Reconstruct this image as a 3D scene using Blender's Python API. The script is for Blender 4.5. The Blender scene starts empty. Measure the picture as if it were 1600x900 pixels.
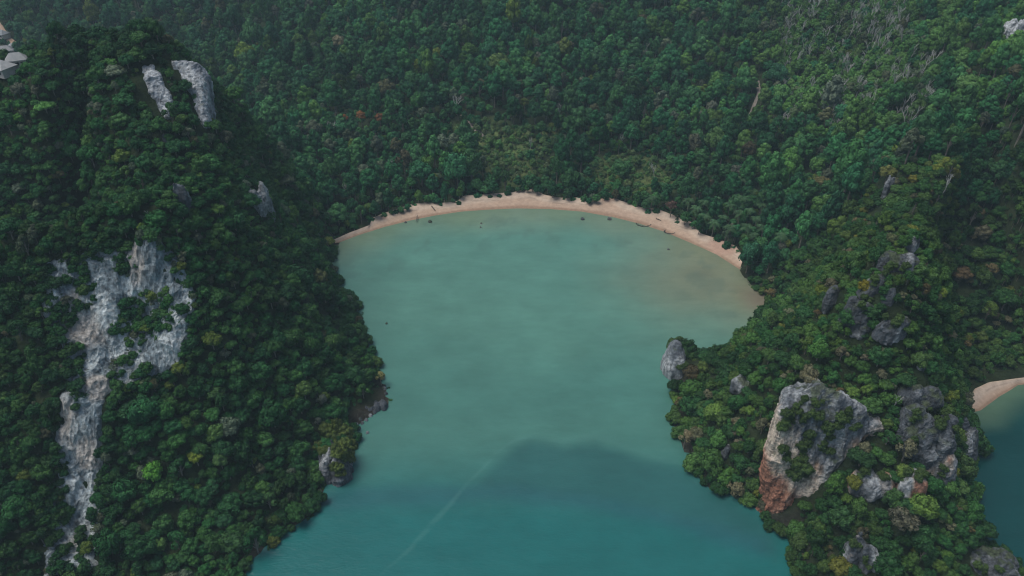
import bpy, bmesh, math, random
import numpy as np
from mathutils import Vector, Matrix

random.seed(7)
RNG = np.random.default_rng(7)
S = bpy.context.scene
COL = S.collection

# ------------------------------------------------------------------ camera
H = 220.0                      # height of the viewpoint over the sea, metres
PITCH = math.radians(36.0)     # looking down
FPX = 1244.0                   # focal length in pixels of a 1600 wide frame (28 mm lens)
cam_d = bpy.data.cameras.new('camera')
cam_d.lens = 28.0
cam_d.sensor_width = 36.0
cam_d.clip_start = 1.0
cam_d.clip_end = 30000.0
cam = bpy.data.objects.new('camera', cam_d)
cam.location = (0, 0, H)
cam.rotation_euler = (math.pi / 2 - PITCH, 0, 0)
COL.objects.link(cam)
S.camera = cam

# ------------------------------------------------------------------ sky, sun, exposure
SUN_EL, SUN_AZ = math.radians(68), math.radians(-88)     # azimuth measured from +Y towards +X
w = bpy.data.worlds.new('World')
S.world = w
w.use_nodes = True
wn = w.node_tree
bg = wn.nodes['Background']
sky = wn.nodes.new('ShaderNodeTexSky')
sky.sky_type = 'NISHITA'
sky.sun_disc = False
sky.sun_elevation = SUN_EL
sky.sun_rotation = SUN_AZ
sky.altitude = 200
sky.air_density = 1.0
sky.dust_density = 5.0
sky.ozone_density = 1.0
wn.links.new(sky.outputs[0], bg.inputs[0])
bg.inputs[1].default_value = 0.07
sd = bpy.data.lights.new('sun', 'SUN')
sd.energy = 1.5
sd.angle = math.radians(38)
sd.color = (1.0, 0.97, 0.92)
sun = bpy.data.objects.new('sun', sd)
sv = Vector((math.sin(SUN_AZ) * math.cos(SUN_EL), math.cos(SUN_AZ) * math.cos(SUN_EL), math.sin(SUN_EL)))
sun.rotation_euler = (-sv).to_track_quat('-Z', 'Y').to_euler()
sun.location = (0, 0, 400)
COL.objects.link(sun)
S.view_settings.view_transform = 'Standard'
S.view_settings.look = 'None'
S.view_settings.gamma = 1.0
S.view_settings.use_curve_mapping = False
S.view_settings.exposure = 0.66
S.cycles.max_bounces = 5
S.cycles.diffuse_bounces = 3
S.cycles.glossy_bounces = 2
S.cycles.volume_bounces = 0
S.cycles.use_denoising = True
S.cycles.pixel_filter_type = 'BLACKMAN_HARRIS'
S.cycles.filter_width = 1.2
S.cycles.use_adaptive_sampling = True
S.cycles.adaptive_threshold = 0.012

# ------------------------------------------------------------------ helpers
cP, sP = math.cos(PITCH), math.sin(PITCH)


def ray(u, v):
    x = (u - 800.0) / FPX
    y = (450.0 - v) / FPX
    return np.array([x, cP + y * sP, -sP + y * cP])


def at_z(u, v, z=0.0):
    d = ray(u, v)
    t = (z - H) / d[2]
    return np.array([d[0] * t, d[1] * t, z])


def project(p):
    q = np.asarray(p, float) - np.array([0, 0, H])
    f = q[..., 1] * cP - q[..., 2] * sP
    yy = q[..., 1] * sP + q[..., 2] * cP
    return 800 + FPX * q[..., 0] / f, 450 - FPX * yy / f, f


def hash3(i, j, k, seed):
    n = (i * 73856093) ^ (j * 19349663) ^ (k * 83492791) ^ (seed * 2654435761 & 0x7fffffff)
    n = (n ^ (n >> 13)) & 0x7fffffff
    n = (n * 1274126177) & 0x7fffffff
    n = (n ^ (n >> 16)) & 0x7fffffff
    return (n % 65536) / 65535.0


def vnoise(p, seed=0):
    p = np.asarray(p, float)
    i = np.floor(p).astype(np.int64)
    f = p - i
    u = f * f * f * (f * (f * 6 - 15) + 10)
    r = 0
    for dx in (0, 1):
        for dy in (0, 1):
            for dz in (0, 1):
                wgt = (u[:, 0] if dx else 1 - u[:, 0]) * (u[:, 1] if dy else 1 - u[:, 1]) * (u[:, 2] if dz else 1 - u[:, 2])
                r = r + wgt * hash3(i[:, 0] + dx, i[:, 1] + dy, i[:, 2] + dz, seed)
    return r


def fbm(p, octaves=4, seed=0, ridged=False):
    p = np.asarray(p, float)
    a, s, tot = 0.5, 0.0, 0.0
    rot = np.array([[0.8, 0.6, 0], [-0.6, 0.8, 0], [0, 0, 1.0]])
    for o in range(octaves):
        n = vnoise(p + 17.3 * o, seed + o)
        if ridged:
            n = 1 - np.abs(2 * n - 1)
        s = s + a * n
        tot += a
        a *= 0.5
        p = (p @ rot.T) * 2.03
    return s / tot


def n2(x, y, scale, octaves=4, seed=0, ridged=False):
    x = np.asarray(x, float)
    p = np.stack([x.ravel() * scale, np.asarray(y, float).ravel() * scale, np.full(x.size, 3.7)], 1)
    return fbm(p, octaves, seed, ridged).reshape(x.shape)


def smooth(a, b, x):
    t = np.clip((x - a) / (b - a), 0, 1)
    return t * t * (3 - 2 * t)


def in_poly(px, py, poly):
    ins = np.zeros(np.shape(px), bool)
    n = len(poly)
    for i in range(n):
        x1, y1 = poly[i][0], poly[i][1]
        x2, y2 = poly[(i + 1) % n][0], poly[(i + 1) % n][1]
        c = (y1 > py) != (y2 > py)
        if y1 != y2:
            ins ^= c & (px < (x2 - x1) * (py - y1) / (y2 - y1) + x1)
    return ins


def seg_dist(px, py, pts, closed=False):
    best = np.full(np.shape(px), 1e9)
    idx = np.zeros(np.shape(px), int)
    n = len(pts)
    for i in range(n if closed else n - 1):
        ax, ay = pts[i][0], pts[i][1]
        bx, by = pts[(i + 1) % n][0], pts[(i + 1) % n][1]
        vx, vy = bx - ax, by - ay
        t = np.clip(((px - ax) * vx + (py - ay) * vy) / (vx * vx + vy * vy + 1e-9), 0, 1)
        d = np.hypot(px - ax - t * vx, py - ay - t * vy)
        m = d < best
        best = np.where(m, d, best)
        idx = np.where(m, i, idx)
    return best, idx


def tag(o, label=None, cat=None, group=None, kind=None):
    if label:
        o['label'] = label
    if cat:
        o['category'] = cat
    if group:
        o['group'] = group
    if kind:
        o['kind'] = kind
    return o


def np_mesh(name, verts, faces, mat=None, smooth_shade=False, colors=None):
    """faces: (n,3) or (n,4) array"""
    me = bpy.data.meshes.new(name)
    verts = np.asarray(verts, np.float32)
    faces = np.asarray(faces, np.int32)
    nv, nf, k = len(verts), len(faces), faces.shape[1]
    me.vertices.add(nv)
    me.vertices.foreach_set('co', verts.ravel())
    me.loops.add(nf * k)
    me.loops.foreach_set('vertex_index', faces.ravel())
    me.polygons.add(nf)
    me.polygons.foreach_set('loop_start', np.arange(0, nf * k, k, dtype=np.int32))
    me.polygons.foreach_set('use_smooth', np.full(nf, smooth_shade, bool))
    me.update(calc_edges=True)
    if colors is not None:
        a = me.color_attributes.new('tone', 'FLOAT_COLOR', 'POINT')
        c = np.ones((nv, 4), np.float32)
        c[:, :3] = colors
        a.data.foreach_set('color', c.ravel())
    if mat:
        me.materials.append(mat)
    me.validate()
    return me


def add_obj(name, me, parent=None):
    o = bpy.data.objects.new(name, me)
    COL.objects.link(o)
    if parent:
        o.parent = parent
    return o


def grid_faces(nx, ny):
    i, j = np.meshgrid(np.arange(nx - 1), np.arange(ny - 1), indexing='ij')
    a = (i * ny + j).ravel()
    return np.stack([a, a + ny, a + ny + 1, a + 1], 1)


# ------------------------------------------------------------------ materials
def new_mat(name):
    m = bpy.data.materials.new(name)
    m.use_nodes = True
    return m, m.node_tree, m.node_tree.nodes['Principled BSDF']


def math_node(nt, op, a, b=None):
    n = nt.nodes.new('ShaderNodeMath')
    n.operation = op
    for k, v in ((0, a), (1, b)):
        if v is None:
            continue
        if isinstance(v, (int, float)):
            n.inputs[k].default_value = v
        else:
            nt.links.new(v, n.inputs[k])
    return n.outputs[0]


def noise_node(nt, scale, detail=4, rough=0.55, coord='Object', stretch=None):
    tc = nt.nodes.new('ShaderNodeTexCoord')
    n = nt.nodes.new('ShaderNodeTexNoise')
    n.inputs['Scale'].default_value = scale
    n.inputs['Detail'].default_value = detail
    n.inputs['Roughness'].default_value = rough
    src = tc.outputs[coord]
    if stretch:
        mp = nt.nodes.new('ShaderNodeMapping')
        mp.inputs['Scale'].default_value = stretch
        nt.links.new(src, mp.inputs[0])
        src = mp.outputs[0]
    nt.links.new(src, n.inputs['Vector'])
    return n.outputs['Fac']


def ramp(nt, fac, stops):
    r = nt.nodes.new('ShaderNodeValToRGB')
    e = r.color_ramp.elements
    while len(e) < len(stops):
        e.new(0.5)
    for k, (p, c) in enumerate(stops):
        e[k].position = p
        e[k].color = (c[0], c[1], c[2], 1) if not isinstance(c, (int, float)) else (c, c, c, 1)
    nt.links.new(fac, r.inputs[0])
    return r.outputs[0]


def mixc(nt, a, b, fac, mode='MULTIPLY'):
    m = nt.nodes.new('ShaderNodeMix')
    m.data_type = 'RGBA'
    m.blend_type = mode
    if isinstance(fac, (int, float)):
        m.inputs[0].default_value = fac
    else:
        nt.links.new(fac, m.inputs[0])
    for k, v in ((6, a), (7, b)):
        if isinstance(v, tuple):
            m.inputs[k].default_value = (*v, 1)
        else:
            nt.links.new(v, m.inputs[k])
    return m.outputs[2]


def attr(nt, name, kind='GEOMETRY'):
    a = nt.nodes.new('ShaderNodeAttribute')
    a.attribute_name = name
    a.attribute_type = kind
    return a.outputs['Color']


def bump(nt, p, height, strength, dist):
    b = nt.nodes.new('ShaderNodeBump')
    b.inputs['Strength'].default_value = strength
    b.inputs['Distance'].default_value = dist
    nt.links.new(height, b.inputs['Height'])
    nt.links.new(b.outputs[0], p.inputs['Normal'])


def leaf_material():
    m, nt, p = new_mat('leaf')
    tint = attr(nt, 'tint', 'INSTANCER')
    g = nt.nodes.new('ShaderNodeNewGeometry')
    v = ramp(nt, g.outputs['Random Per Island'], [(0, 0.72), (0.6, 1.0), (1, 1.3)])
    c = mixc(nt, tint, v, 1.0)
    lob = noise_node(nt, 1.9, 2, 0.5)
    c = mixc(nt, c, ramp(nt, lob, [(0.3, (0.72, 0.8, 0.8)), (0.7, (1.2, 1.22, 1.0))]), 1.0)
    nt.links.new(c, p.inputs['Base Color'])
    p.inputs['Roughness'].default_value = 0.55
    p.inputs['Specular IOR Level'].default_value = 0.1
    return m


def bark_material():
    m, nt, p = new_mat('bark')
    tint = attr(nt, 'bark_tint', 'INSTANCER')
    n = noise_node(nt, 6, 4)
    c = mixc(nt, ramp(nt, n, [(0.3, (0.10, 0.085, 0.07)), (0.7, (0.24, 0.22, 0.19))]), (1, 1, 1), 0.0)
    nt.links.new(c, p.inputs['Base Color'])
    p.inputs['Roughness'].default_value = 0.9
    return m


def pale_bark_material():
    m, nt, p = new_mat('pale_bark')
    n = noise_node(nt, 4, 4)
    nt.links.new(ramp(nt, n, [(0.3, (0.26, 0.27, 0.26)), (0.7, (0.46, 0.47, 0.45))]), p.inputs['Base Color'])
    p.inputs['Roughness'].default_value = 0.9
    return m


def rock_material():
    m, nt, p = new_mat('limestone')
    t = attr(nt, 'tone')
    fine = noise_node(nt, 0.9, 7, 0.65)
    streak = noise_node(nt, 0.55, 5, 0.6, 'Object', (1.6, 1.6, 0.28))
    c = mixc(nt, t, ramp(nt, fine, [(0.3, 0.5), (0.5, 0.95), (0.72, 1.5)]), 1.0)
    c = mixc(nt, c, ramp(nt, streak, [(0.34, 0.45), (0.5, 1.0), (0.68, 1.35)]), 1.0)
    nt.links.new(c, p.inputs['Base Color'])
    p.inputs['Roughness'].default_value = 0.85
    p.inputs['Specular IOR Level'].default_value = 0.3
    h = noise_node(nt, 1.3, 8, 0.7)
    bump(nt, p, h, 1.0, 0.9)
    return m


def ground_material():
    m, nt, p = new_mat('forest_floor')
    t = attr(nt, 'tone')
    n = noise_node(nt, 0.35, 6, 0.65)
    c = mixc(nt, t, ramp(nt, n, [(0.3, 0.5), (0.7, 1.5)]), 1.0)
    n2_ = noise_node(nt, 0.06, 3)
    c = mixc(nt, c, ramp(nt, n2_, [(0.35, (0.8, 0.9, 0.8)), (0.65, (1.25, 1.1, 1.0))]), 1.0)
    nt.links.new(c, p.inputs['Base Color'])
    p.inputs['Roughness'].default_value = 0.95
    p.inputs['Specular IOR Level'].default_value = 0.1
    bump(nt, p, noise_node(nt, 0.8, 6, 0.7), 0.9, 1.0)
    return m


def sand_material():
    m, nt, p = new_mat('sand')
    t = attr(nt, 'tone')
    n = noise_node(nt, 0.5, 7, 0.7)
    c = mixc(nt, t, ramp(nt, n, [(0.3, 0.78), (0.7, 1.2)]), 1.0)
    deb = noise_node(nt, 1.6, 4, 0.7)
    c = mixc(nt, c, ramp(nt, deb, [(0.66, 1.0), (0.73, 0.55)]), 1.0)
    nt.links.new(c, p.inputs['Base Color'])
    p.inputs['Roughness'].default_value = 0.9
    bump(nt, p, n, 0.5, 0.3)
    return m


def water_material():
    m, nt, p = new_mat('sea_water')
    t = attr(nt, 'tone')
    n = noise_node(nt, 0.045, 6, 0.6, 'Object', (1, 1.8, 1))
    c = mixc(nt, t, ramp(nt, n, [(0.3, 0.90), (0.7, 1.08)]), 1.0)
    n3 = noise_node(nt, 0.25, 5, 0.65, 'Object', (0.6, 1.5, 1))
    c = mixc(nt, c, ramp(nt, n3, [(0.3, 0.95), (0.7, 1.04)]), 1.0)
    nt.links.new(c, p.inputs['Base Color'])
    p.inputs['Roughness'].default_value = 0.16
    p.inputs['IOR'].default_value = 1.33
    a = noise_node(nt, 0.8, 4, 0.6, 'Object', (0.7, 1.5, 1))
    b = noise_node(nt, 0.12, 3, 0.5, 'Object', (0.7, 1.3, 1))
    bump(nt, p, math_node(nt, 'ADD', a, math_node(nt, 'MULTIPLY', b, 2.5)), 0.32, 0.35)
    return m


def plain_material(name, c0, c1, scale=2.0, rough=0.8):
    m, nt, p = new_mat(name)
    n = noise_node(nt, scale, 5, 0.6)
    nt.links.new(ramp(nt, n, [(0.3, c0), (0.7, c1)]), p.inputs['Base Color'])
    p.inputs['Roughness'].default_value = rough
    return m


LEAF, BARK, PALE, ROCK = leaf_material(), bark_material(), pale_bark_material(), rock_material()
GROUND, SAND, WATER = ground_material(), sand_material(), water_material()

# ------------------------------------------------------------------ coast and relief
coast_px_left = [(330, 930), (372, 893), (430, 852), (480, 800), (500, 765), (512, 742), (530, 715), (545, 690), (548, 668),
                 (572, 655), (602, 636), (598, 610), (588, 580), (580, 545), (556, 505), (545, 470), (524, 446), (511, 432),
                 (518, 402)]
beach_wet = [(524, 381), (560, 367), (600, 354), (640, 344), (680, 336), (720, 330), (760, 327), (810, 325), (860, 326),
             (910, 330), (960, 339), (1000, 349), (1040, 362), (1080, 379), (1120, 397), (1156, 420)]
coast_px_right = [(1163, 438), (1185, 452), (1210, 470), (1195, 500), (1165, 532), (1120, 556), (1085, 552), (1062, 545), (1040, 556),
                  (1042, 582), (1066, 594), (1060, 630), (1058, 675), (1070, 712), (1110, 752), (1150, 776), (1188, 796),
                  (1225, 824), (1245, 838), (1232, 856), (1234, 880), (1250, 905), (1290, 945), (1400, 985), (1540, 975),
                  (1610, 930), (1592, 898), (1550, 858), (1522, 830), (1512, 800), (1513, 750), (1524, 705), (1512, 668)]
cove_px = [(1500, 646), (1530, 640), (1560, 618), (1590, 601), (1625, 597)]
W = lambda L: [tuple(at_z(u, v, 0)[:2]) for u, v in L]
far_left = [(-4000, 120), (-900, 90), (-500, 50), (-260, 70), (-165, 108)]
far_right = [(250, 236), (330, 215), (480, 170), (900, 150), (4000, 200), (4000, 6000), (-4000, 6000)]


def rugged(L, amp=2.6, step=4.5):
    """broken rocky shoreline: subdivide and push in and out"""
    out = []
    for (ax, ay), (bx, by) in zip(L[:-1], L[1:]):
        n = max(1, int(math.hypot(bx - ax, by - ay) / step))
        for k in range(n):
            out.append((ax + (bx - ax) * k / n, ay + (by - ay) * k / n))
    out.append(L[-1])
    q = np.array(out)
    d = np.gradient(q, axis=0)
    d /= np.linalg.norm(d, axis=1, keepdims=True) + 1e-9
    nz_ = vnoise(np.stack([q[:, 0] / 9, q[:, 1] / 9, q[:, 0] * 0], 1), 71) - 0.5 + 0.5 * (vnoise(np.stack([q[:, 0] / 3.5, q[:, 1] / 3.5, q[:, 0] * 0], 1), 72) - 0.5)
    q = q + np.stack([-d[:, 1], d[:, 0]], 1) * (nz_ * 2 * amp)[:, None]
    return [tuple(p) for p in q]


left_w, right_w = rugged(W(coast_px_left)), rugged(W(coast_px_right))
coast = far_left + left_w + W(beach_wet) + right_w + W(cove_px) + far_right
i_b0 = len(far_left) + len(left_w)
i_b1 = i_b0 + len(beach_wet) - 1
i_c0 = i_b1 + 1 + len(right_w)
i_c1 = i_c0 + len(cove_px) - 1

ctrl_px = [
    # first ridge of the left headland and the cliff below it
    (180, 328, 87), (90, 345, 88), (0, 352, 87), (250, 330, 84), (-120, 370, 78), (240, 395, 76), (200, 450, 66), (190, 520, 54),
    (170, 600, 44), (140, 700, 29), (120, 800, 15), (112, 880, 5), (0, 900, 9), (0, 700, 32), (0, 550, 55), (0, 450, 70), (60, 620, 44),
    (300, 450, 60), (350, 600, 32), (300, 700, 21), (400, 700, 12), (450, 600, 22), (500, 600, 13), (450, 500, 35), (490, 450, 22),
    (400, 400, 54), (350, 350, 72), (300, 300, 82), (430, 330, 48), (470, 380, 26), (400, 800, 4), (250, 800, 9), (300, 560, 44),
    (540, 560, 7), (520, 500, 9), (560, 620, 5), (200, 880, 4), (470, 690, 6),
    # second hill, behind the ravine
    (250, 82, 110), (110, 88, 108), (40, 118, 102), (-60, 150, 98), (320, 98, 104), (200, 180, 101), (200, 250, 90), (300, 220, 90),
    (100, 190, 94), (40, 200, 90), (350, 270, 74), (390, 300, 60),
    # right headland
    (1400, 400, 72), (1440, 400, 70), (1430, 330, 70), (1390, 270, 58), (1300, 480, 52), (1350, 560, 48), (1450, 560, 44), (1250, 560, 40),
    (1200, 545, 24), (1150, 600, 15), (1120, 680, 9), (1200, 650, 24), (1180, 740, 8), (1350, 610, 40), (1330, 720, 27), (1300, 830, 9),
    (1400, 800, 19), (1450, 750, 27), (1480, 690, 31), (1500, 790, 8), (1400, 880, 10), (1540, 880, 3), (1400, 480, 64), (1460, 500, 54),
    (1130, 575, 12), (1080, 570, 6), (1250, 700, 20), (1260, 850, 5), (1330, 930, 3), (1500, 930, 3),
    # gully and hill to the right of it
    (1485, 450, 34), (1490, 560, 12), (1510, 620, 4), (1590, 500, 30), (1590, 400, 48), (1590, 300, 62), (1590, 200, 70), (1590, 100, 78),
    (1590, 30, 84), (1700, 300, 66), (1700, 100, 90), (1540, 560, 10), (1540, 450, 36),
    # land behind the right end of the beach
    (1200, 425, 6), (1250, 390, 16), (1200, 300, 10), (1300, 300, 26), (1300, 200, 34), (1250, 340, 16), (1350, 350, 42), (1330, 400, 38),
    (1400, 200, 44), (1500, 200, 58), (1500, 100, 66), (1500, 300, 60), (1250, 470, 22), (1100, 320, 4), (1350, 100, 46), (1250, 100, 38),
    (1150, 200, 20), (1150, 100, 34),
]
ctrl_w = [(-156, 248, 30), (-168, 249, 18), (-184, 250, 18), (-198, 252, 30), (-235, 250, 78), (-215, 250, 62), (-130, 350, 62), (-150, 400, 18), (-200, 420, 9), (-300, 380, 20), (-300, 290, 70),
          (-300, 180, 60), (-300, 110, 20), (-420, 200, 40), (-75, 345, 34), (-92, 320, 60), (-60, 380, 8), (-30, 385, 3), (-85, 420, 7), (-600, 300, 30)]
for x in (-700, -420, -330, -250, -150, -60, 40, 130, 230, 330, 450, 700):
    for y, z in ((440, 9), (500, 22), (600, 44), (750, 80), (1000, 120), (1500, 150), (2500, 170)):
        if x < -200 and y < 740:
            z = 6 + (y - 440) * 0.04
        if x > 200:
            if y < 600:
                continue
            z += 28
        if -200 <= x <= -100:
            z *= 0.8
        ctrl_w.append((x, y, z))
CP = [tuple(at_z(u, v, z)) for u, v, z in ctrl_px] + ctrl_w
cw = coast[:-2]
for i in range(len(cw) - 1):
    (ax, ay), (bx, by) = cw[i], cw[i + 1]
    L = math.hypot(bx - ax, by - ay)
    if i_b0 > i >= len(far_left) or i_c0 > i > i_b1:
        if i % 3 == 0:
            CP.append((ax, ay, 0.0))
        continue
    for k in range(max(1, min(6, int(L / 14)))):
        t = k / max(1, min(6, int(L / 14)))
        CP.append((ax + (bx - ax) * t, ay + (by - ay) * t, 0.0))
CP = np.array(CP, float)
Dm = np.hypot(CP[:, None, 0] - CP[None, :, 0], CP[:, None, 1] - CP[None, :, 1])
A = -Dm + np.eye(len(CP)) * 0.6
nC = len(CP)
M = np.zeros((nC + 1, nC + 1))
M[:nC, :nC] = A
M[:nC, nC] = M[nC, :nC] = 1
sol = np.linalg.solve(M, np.append(CP[:, 2], 0))


def rbf(x, y):
    out = np.full(x.size, sol[-1])
    xf, yf = x.ravel(), y.ravel()
    for k in range(nC):
        out -= sol[k] * np.hypot(xf - CP[k, 0], yf - CP[k, 1])
    return out.reshape(x.shape)


beach_dry_px = [(522, 375), (546, 364), (578, 352), (582, 340), (602, 332), (640, 319), (665, 316), (690, 317), (715, 314), (726, 305),
                (760, 303), (800, 300), (815, 297), (835, 295), (850, 304), (885, 310), (900, 308), (920, 312), (936, 309), (945, 299),
                (962, 302), (967, 312), (1000, 323), (1030, 327), (1060, 339), (1086, 349), (1094, 364), (1125, 374), (1150, 384), (1162, 402)]
beach_wet_w = W(beach_wet)
beach_dry_w = [tuple(at_z(u, v, 1.6)[:2]) for u, v in beach_dry_px]
BEACH = beach_wet_w + beach_dry_w[::-1]
cove_dry_px = [(1492, 636), (1512, 626), (1524, 608), (1545, 598), (1575, 594), (1600, 591), (1630, 588)]
cove_dry_w = [tuple(at_z(u, v, 1.2)[:2]) for u, v in cove_dry_px]
COVE = W(cove_px) + cove_dry_w[::-1]


def karst(x, y):
    """1 on the limestone headlands, 0 in the valley forest"""
    k = np.maximum(smooth(-20, -60, x + 0.0 * y) * smooth(372, 335, y), smooth(55, 90, x) * smooth(330, 285, y))
    return np.where(y < 300, np.maximum(k, smooth(320, 290, y)), k)


CHASM = [(-176, 258), (-172, 268), (-169, 280), (-166, 293)]     # dark cleft between the two summits of the left headland


def relief(x, y):
    x, y = np.asarray(x, float), np.asarray(y, float)
    land = in_poly(x, y, coast)
    d, idx = seg_dist(x, y, coast, True)
    onb = ((idx >= i_b0 - 0) & (idx < i_b1)) | ((idx >= i_c0) & (idx < i_c1))
    h = rbf(x, y)
    k = karst(x, y)
    amp = smooth(3, 30, d)
    h = h + amp * (k * 25 * (n2(x, y, 1 / 33.0, 4, 5, True) - 0.57) + k * 3 * (n2(x, y, 1 / 7.0, 3, 9) - 0.5)
                   + (1 - k) * 9 * (n2(x, y, 1 / 60.0, 4, 11) - 0.5))
    dcr, _ = seg_dist(x, y, CHASM)
    h = h - 48 * np.exp(-(dcr / 6.0) ** 2)
    h = np.clip(h, 0.2, 190)
    cap_cliff = 0.6 + 2.4 * d
    cap_beach = np.where(d < 20, 0.085 * d, 1.7 + (d - 20) * 0.75)
    h = np.minimum(np.maximum(h, np.minimum(0.3 + 0.25 * d, 3.5)), cap_cliff)
    hb = np.minimum(np.maximum(h, 0.05 * d), cap_beach)
    h = np.where(onb, hb, h)
    return np.where(land, h, -np.minimum(0.12 * d + 0.05, 8.0))


FX = np.arange(-400, 402, 2.5)
FY = np.arange(50, 802, 2.5)
xs = np.concatenate([[-4000, -3000, -2200, -1600, -1200, -900, -700, -580, -480], FX, [480, 580, 700, 900, 1200, 1600, 2200, 3000, 4000]])
ys = np.concatenate([[-4000, -2500, -1500, -800, -400, -200, -80, 0], FY, [860, 940, 1050, 1200, 1500, 2000, 2800, 4000, 5500]])
GX, GY = np.meshgrid(xs, ys, indexing='ij')
GZ = relief(GX, GY)
ox, oy = 9, 8
FZ = GZ[ox:ox + len(FX), oy:oy + len(FY)]


def hz(x, y):
    """height of the ground, bilinear on the fine grid"""
    fx = np.clip((np.asarray(x, float) - FX[0]) / 2.5, 0, len(FX) - 1.001)
    fy = np.clip((np.asarray(y, float) - FY[0]) / 2.5, 0, len(FY) - 1.001)
    i, j = fx.astype(int), fy.astype(int)
    a, b = fx - i, fy - j
    return (FZ[i, j] * (1 - a) * (1 - b) + FZ[i + 1, j] * a * (1 - b) + FZ[i, j + 1] * (1 - a) * b + FZ[i + 1, j + 1] * a * b)


def hn(x, y):
    e = 2.0
    gx = (hz(x + e, y) - hz(x - e, y)) / (2 * e)
    gy = (hz(x, y + e) - hz(x, y - e)) / (2 * e)
    n = np.stack([-gx, -gy, np.ones_like(gx)], -1)
    return n / np.linalg.norm(n, axis=-1, keepdims=True)


def cast(u, v, lift=0.0):
    d = ray(u, v)
    t = np.arange(60, 1100, 0.7)
    X, Y, Z = d[0] * t, d[1] * t, H + d[2] * t
    g = np.maximum(hz(X, Y), 0) + lift
    hit = np.nonzero((Z <= g) & (Y > 52))[0]
    k = hit[0] if len(hit) else len(t) - 1
    return np.array([X[k], Y[k], g[k] - lift])


# clearings behind the beach (grassy, few trees) as world polygons
clear_px = [[(700, 200), (760, 185), (800, 205), (860, 195), (880, 250), (860, 285), (790, 290), (740, 250)],
            [(925, 255), (985, 240), (1040, 255), (1050, 290), (990, 305), (930, 300)]]
CLEAR = [[tuple(cast(u, v)[:2]) for u, v in P] for P in clear_px]
bare_px = [[(205, 378), (225, 400), (250, 408), (274, 425), (279, 447), (288, 455), (292, 476), (278, 492), (270, 474), (262, 452), (235, 453),
            (222, 480), (192, 470), (183, 500), (172, 530), (202, 553), (182, 570), (176, 612), (152, 616), (140, 600), (133, 570), (135, 553),
            (108, 545), (110, 528), (135, 508), (148, 482), (160, 455), (148, 430), (172, 424), (195, 452), (212, 440), (222, 420)],
           [(232, 545), (270, 530), (283, 510), (308, 498), (292, 530), (284, 555), (275, 577), (250, 590), (230, 580), (188, 604), (203, 585), (226, 570)],
           [(98, 618), (118, 620), (122, 672), (150, 655), (157, 690), (150, 710), (151, 740), (148, 770), (144, 834), (128, 836), (126, 858),
            (121, 895), (112, 860), (103, 838), (121, 818), (121, 790), (109, 762), (114, 740), (110, 716), (93, 700), (89, 690), (96, 665)],
           [(140, 590), (178, 590), (174, 640), (162, 695), (142, 692), (134, 640)], [(84, 420), (96, 416), (118, 426), (116, 442), (88, 440)], [(68, 870), (88, 850), (84, 890), (66, 905)], [(135, 870), (162, 865), (160, 885), (140, 890)]]
BARE = [[tuple(cast(u, v)[:2]) for u, v in P] for P in bare_px]

# ground sheet
tone = np.empty(GX.shape + (3,))
tone[:] = (0.020, 0.032, 0.016)
nz = n2(GX, GY, 1 / 18.0, 4, 21)
for P in CLEAR:
    dd, _ = seg_dist(GX, GY, P, True)
    m = (smooth(10, -8, np.where(in_poly(GX, GY, P), -dd, dd)) * smooth(0.3, 0.55, nz))[..., None]
    tone = tone * (1 - m) + np.array((0.075, 0.11, 0.045)) * m
dsea, _ = seg_dist(GX, GY, coast, True)
landm = in_poly(GX, GY, coast)
m = (np.where(landm, smooth(5, 1, dsea), 1) * karst(GX, GY))[..., None]
tone = tone * (1 - m) + np.array((0.030, 0.030, 0.027)) * m
m = ((~landm) & (GZ < -0.3))[..., None]
tone = np.where(m, np.array((0.05, 0.05, 0.042)), tone)
inb = in_poly(GX, GY, BEACH) | in_poly(GX, GY, COVE)
GZ2 = GZ - np.where(inb, 0.6, 0)
ground = add_obj('ground', np_mesh('ground', np.stack([GX, GY, GZ2], -1).reshape(-1, 3), grid_faces(len(xs), len(ys)), GROUND, True, tone.reshape(-1, 3)))
tag(ground, kind='structure')

# ------------------------------------------------------------------ sea
wx = np.concatenate([[-4000, -2000, -1000, -600, -300], np.arange(-200, -92, 2.0), np.arange(-92, 62, 1.0), np.arange(62, 322, 2.0), [400, 600, 1000, 2000, 4000]])
wy = np.concatenate([[-4000, -2000, -1000, -400, -100, 20], np.arange(80, 130, 1.5), np.arange(130, 245, 0.8), np.arange(245, 300, 1.5), np.arange(300, 470, 3.0), [520, 600, 800, 1500, 5500]])
WX, WY = np.meshgrid(wx, wy, indexing='ij')
db, _ = seg_dist(WX, WY, beach_wet_w + [tuple(at_z(1210, 470)[:2])])
warp = (n2(WX, WY, 1 / 45.0, 4, 31) - 0.5)
shoal = np.array((0.125, 0.190, 0.130))
bayc = np.array((0.074, 0.190, 0.150))
mid = np.array((0.048, 0.150, 0.126))
deep = np.array((0.012, 0.108, 0.106))
dark = np.array((0.004, 0.045, 0.045))


def lerp(a, b, t):
    return a * (1 - t[..., None]) + b * t[..., None]


wt = lerp(np.broadcast_to(shoal, WX.shape + (3,)), bayc, smooth(0, 34, db + warp * 26))
# silt cloud towards the right-hand end of the beach
sx, sy = at_z(1150, 440)[:2]
silt = smooth(85, 8, np.hypot(WX - sx, (WY - sy)) + warp * 50)
wt = lerp(wt, np.array((0.150, 0.165, 0.105)), silt * 0.8)
sx, sy = at_z(1195, 468)[:2]
wt = lerp(wt, np.array((0.14, 0.118, 0.088)), smooth(18, 3, np.hypot(WX - sx, WY - sy) + warp * 10) * 0.85)
wt = lerp(wt, mid, smooth(290, 225, WY + warp * 40) * 0.8)
wt = lerp(wt, deep, smooth(215, 165, WY + warp * 12))
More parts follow.
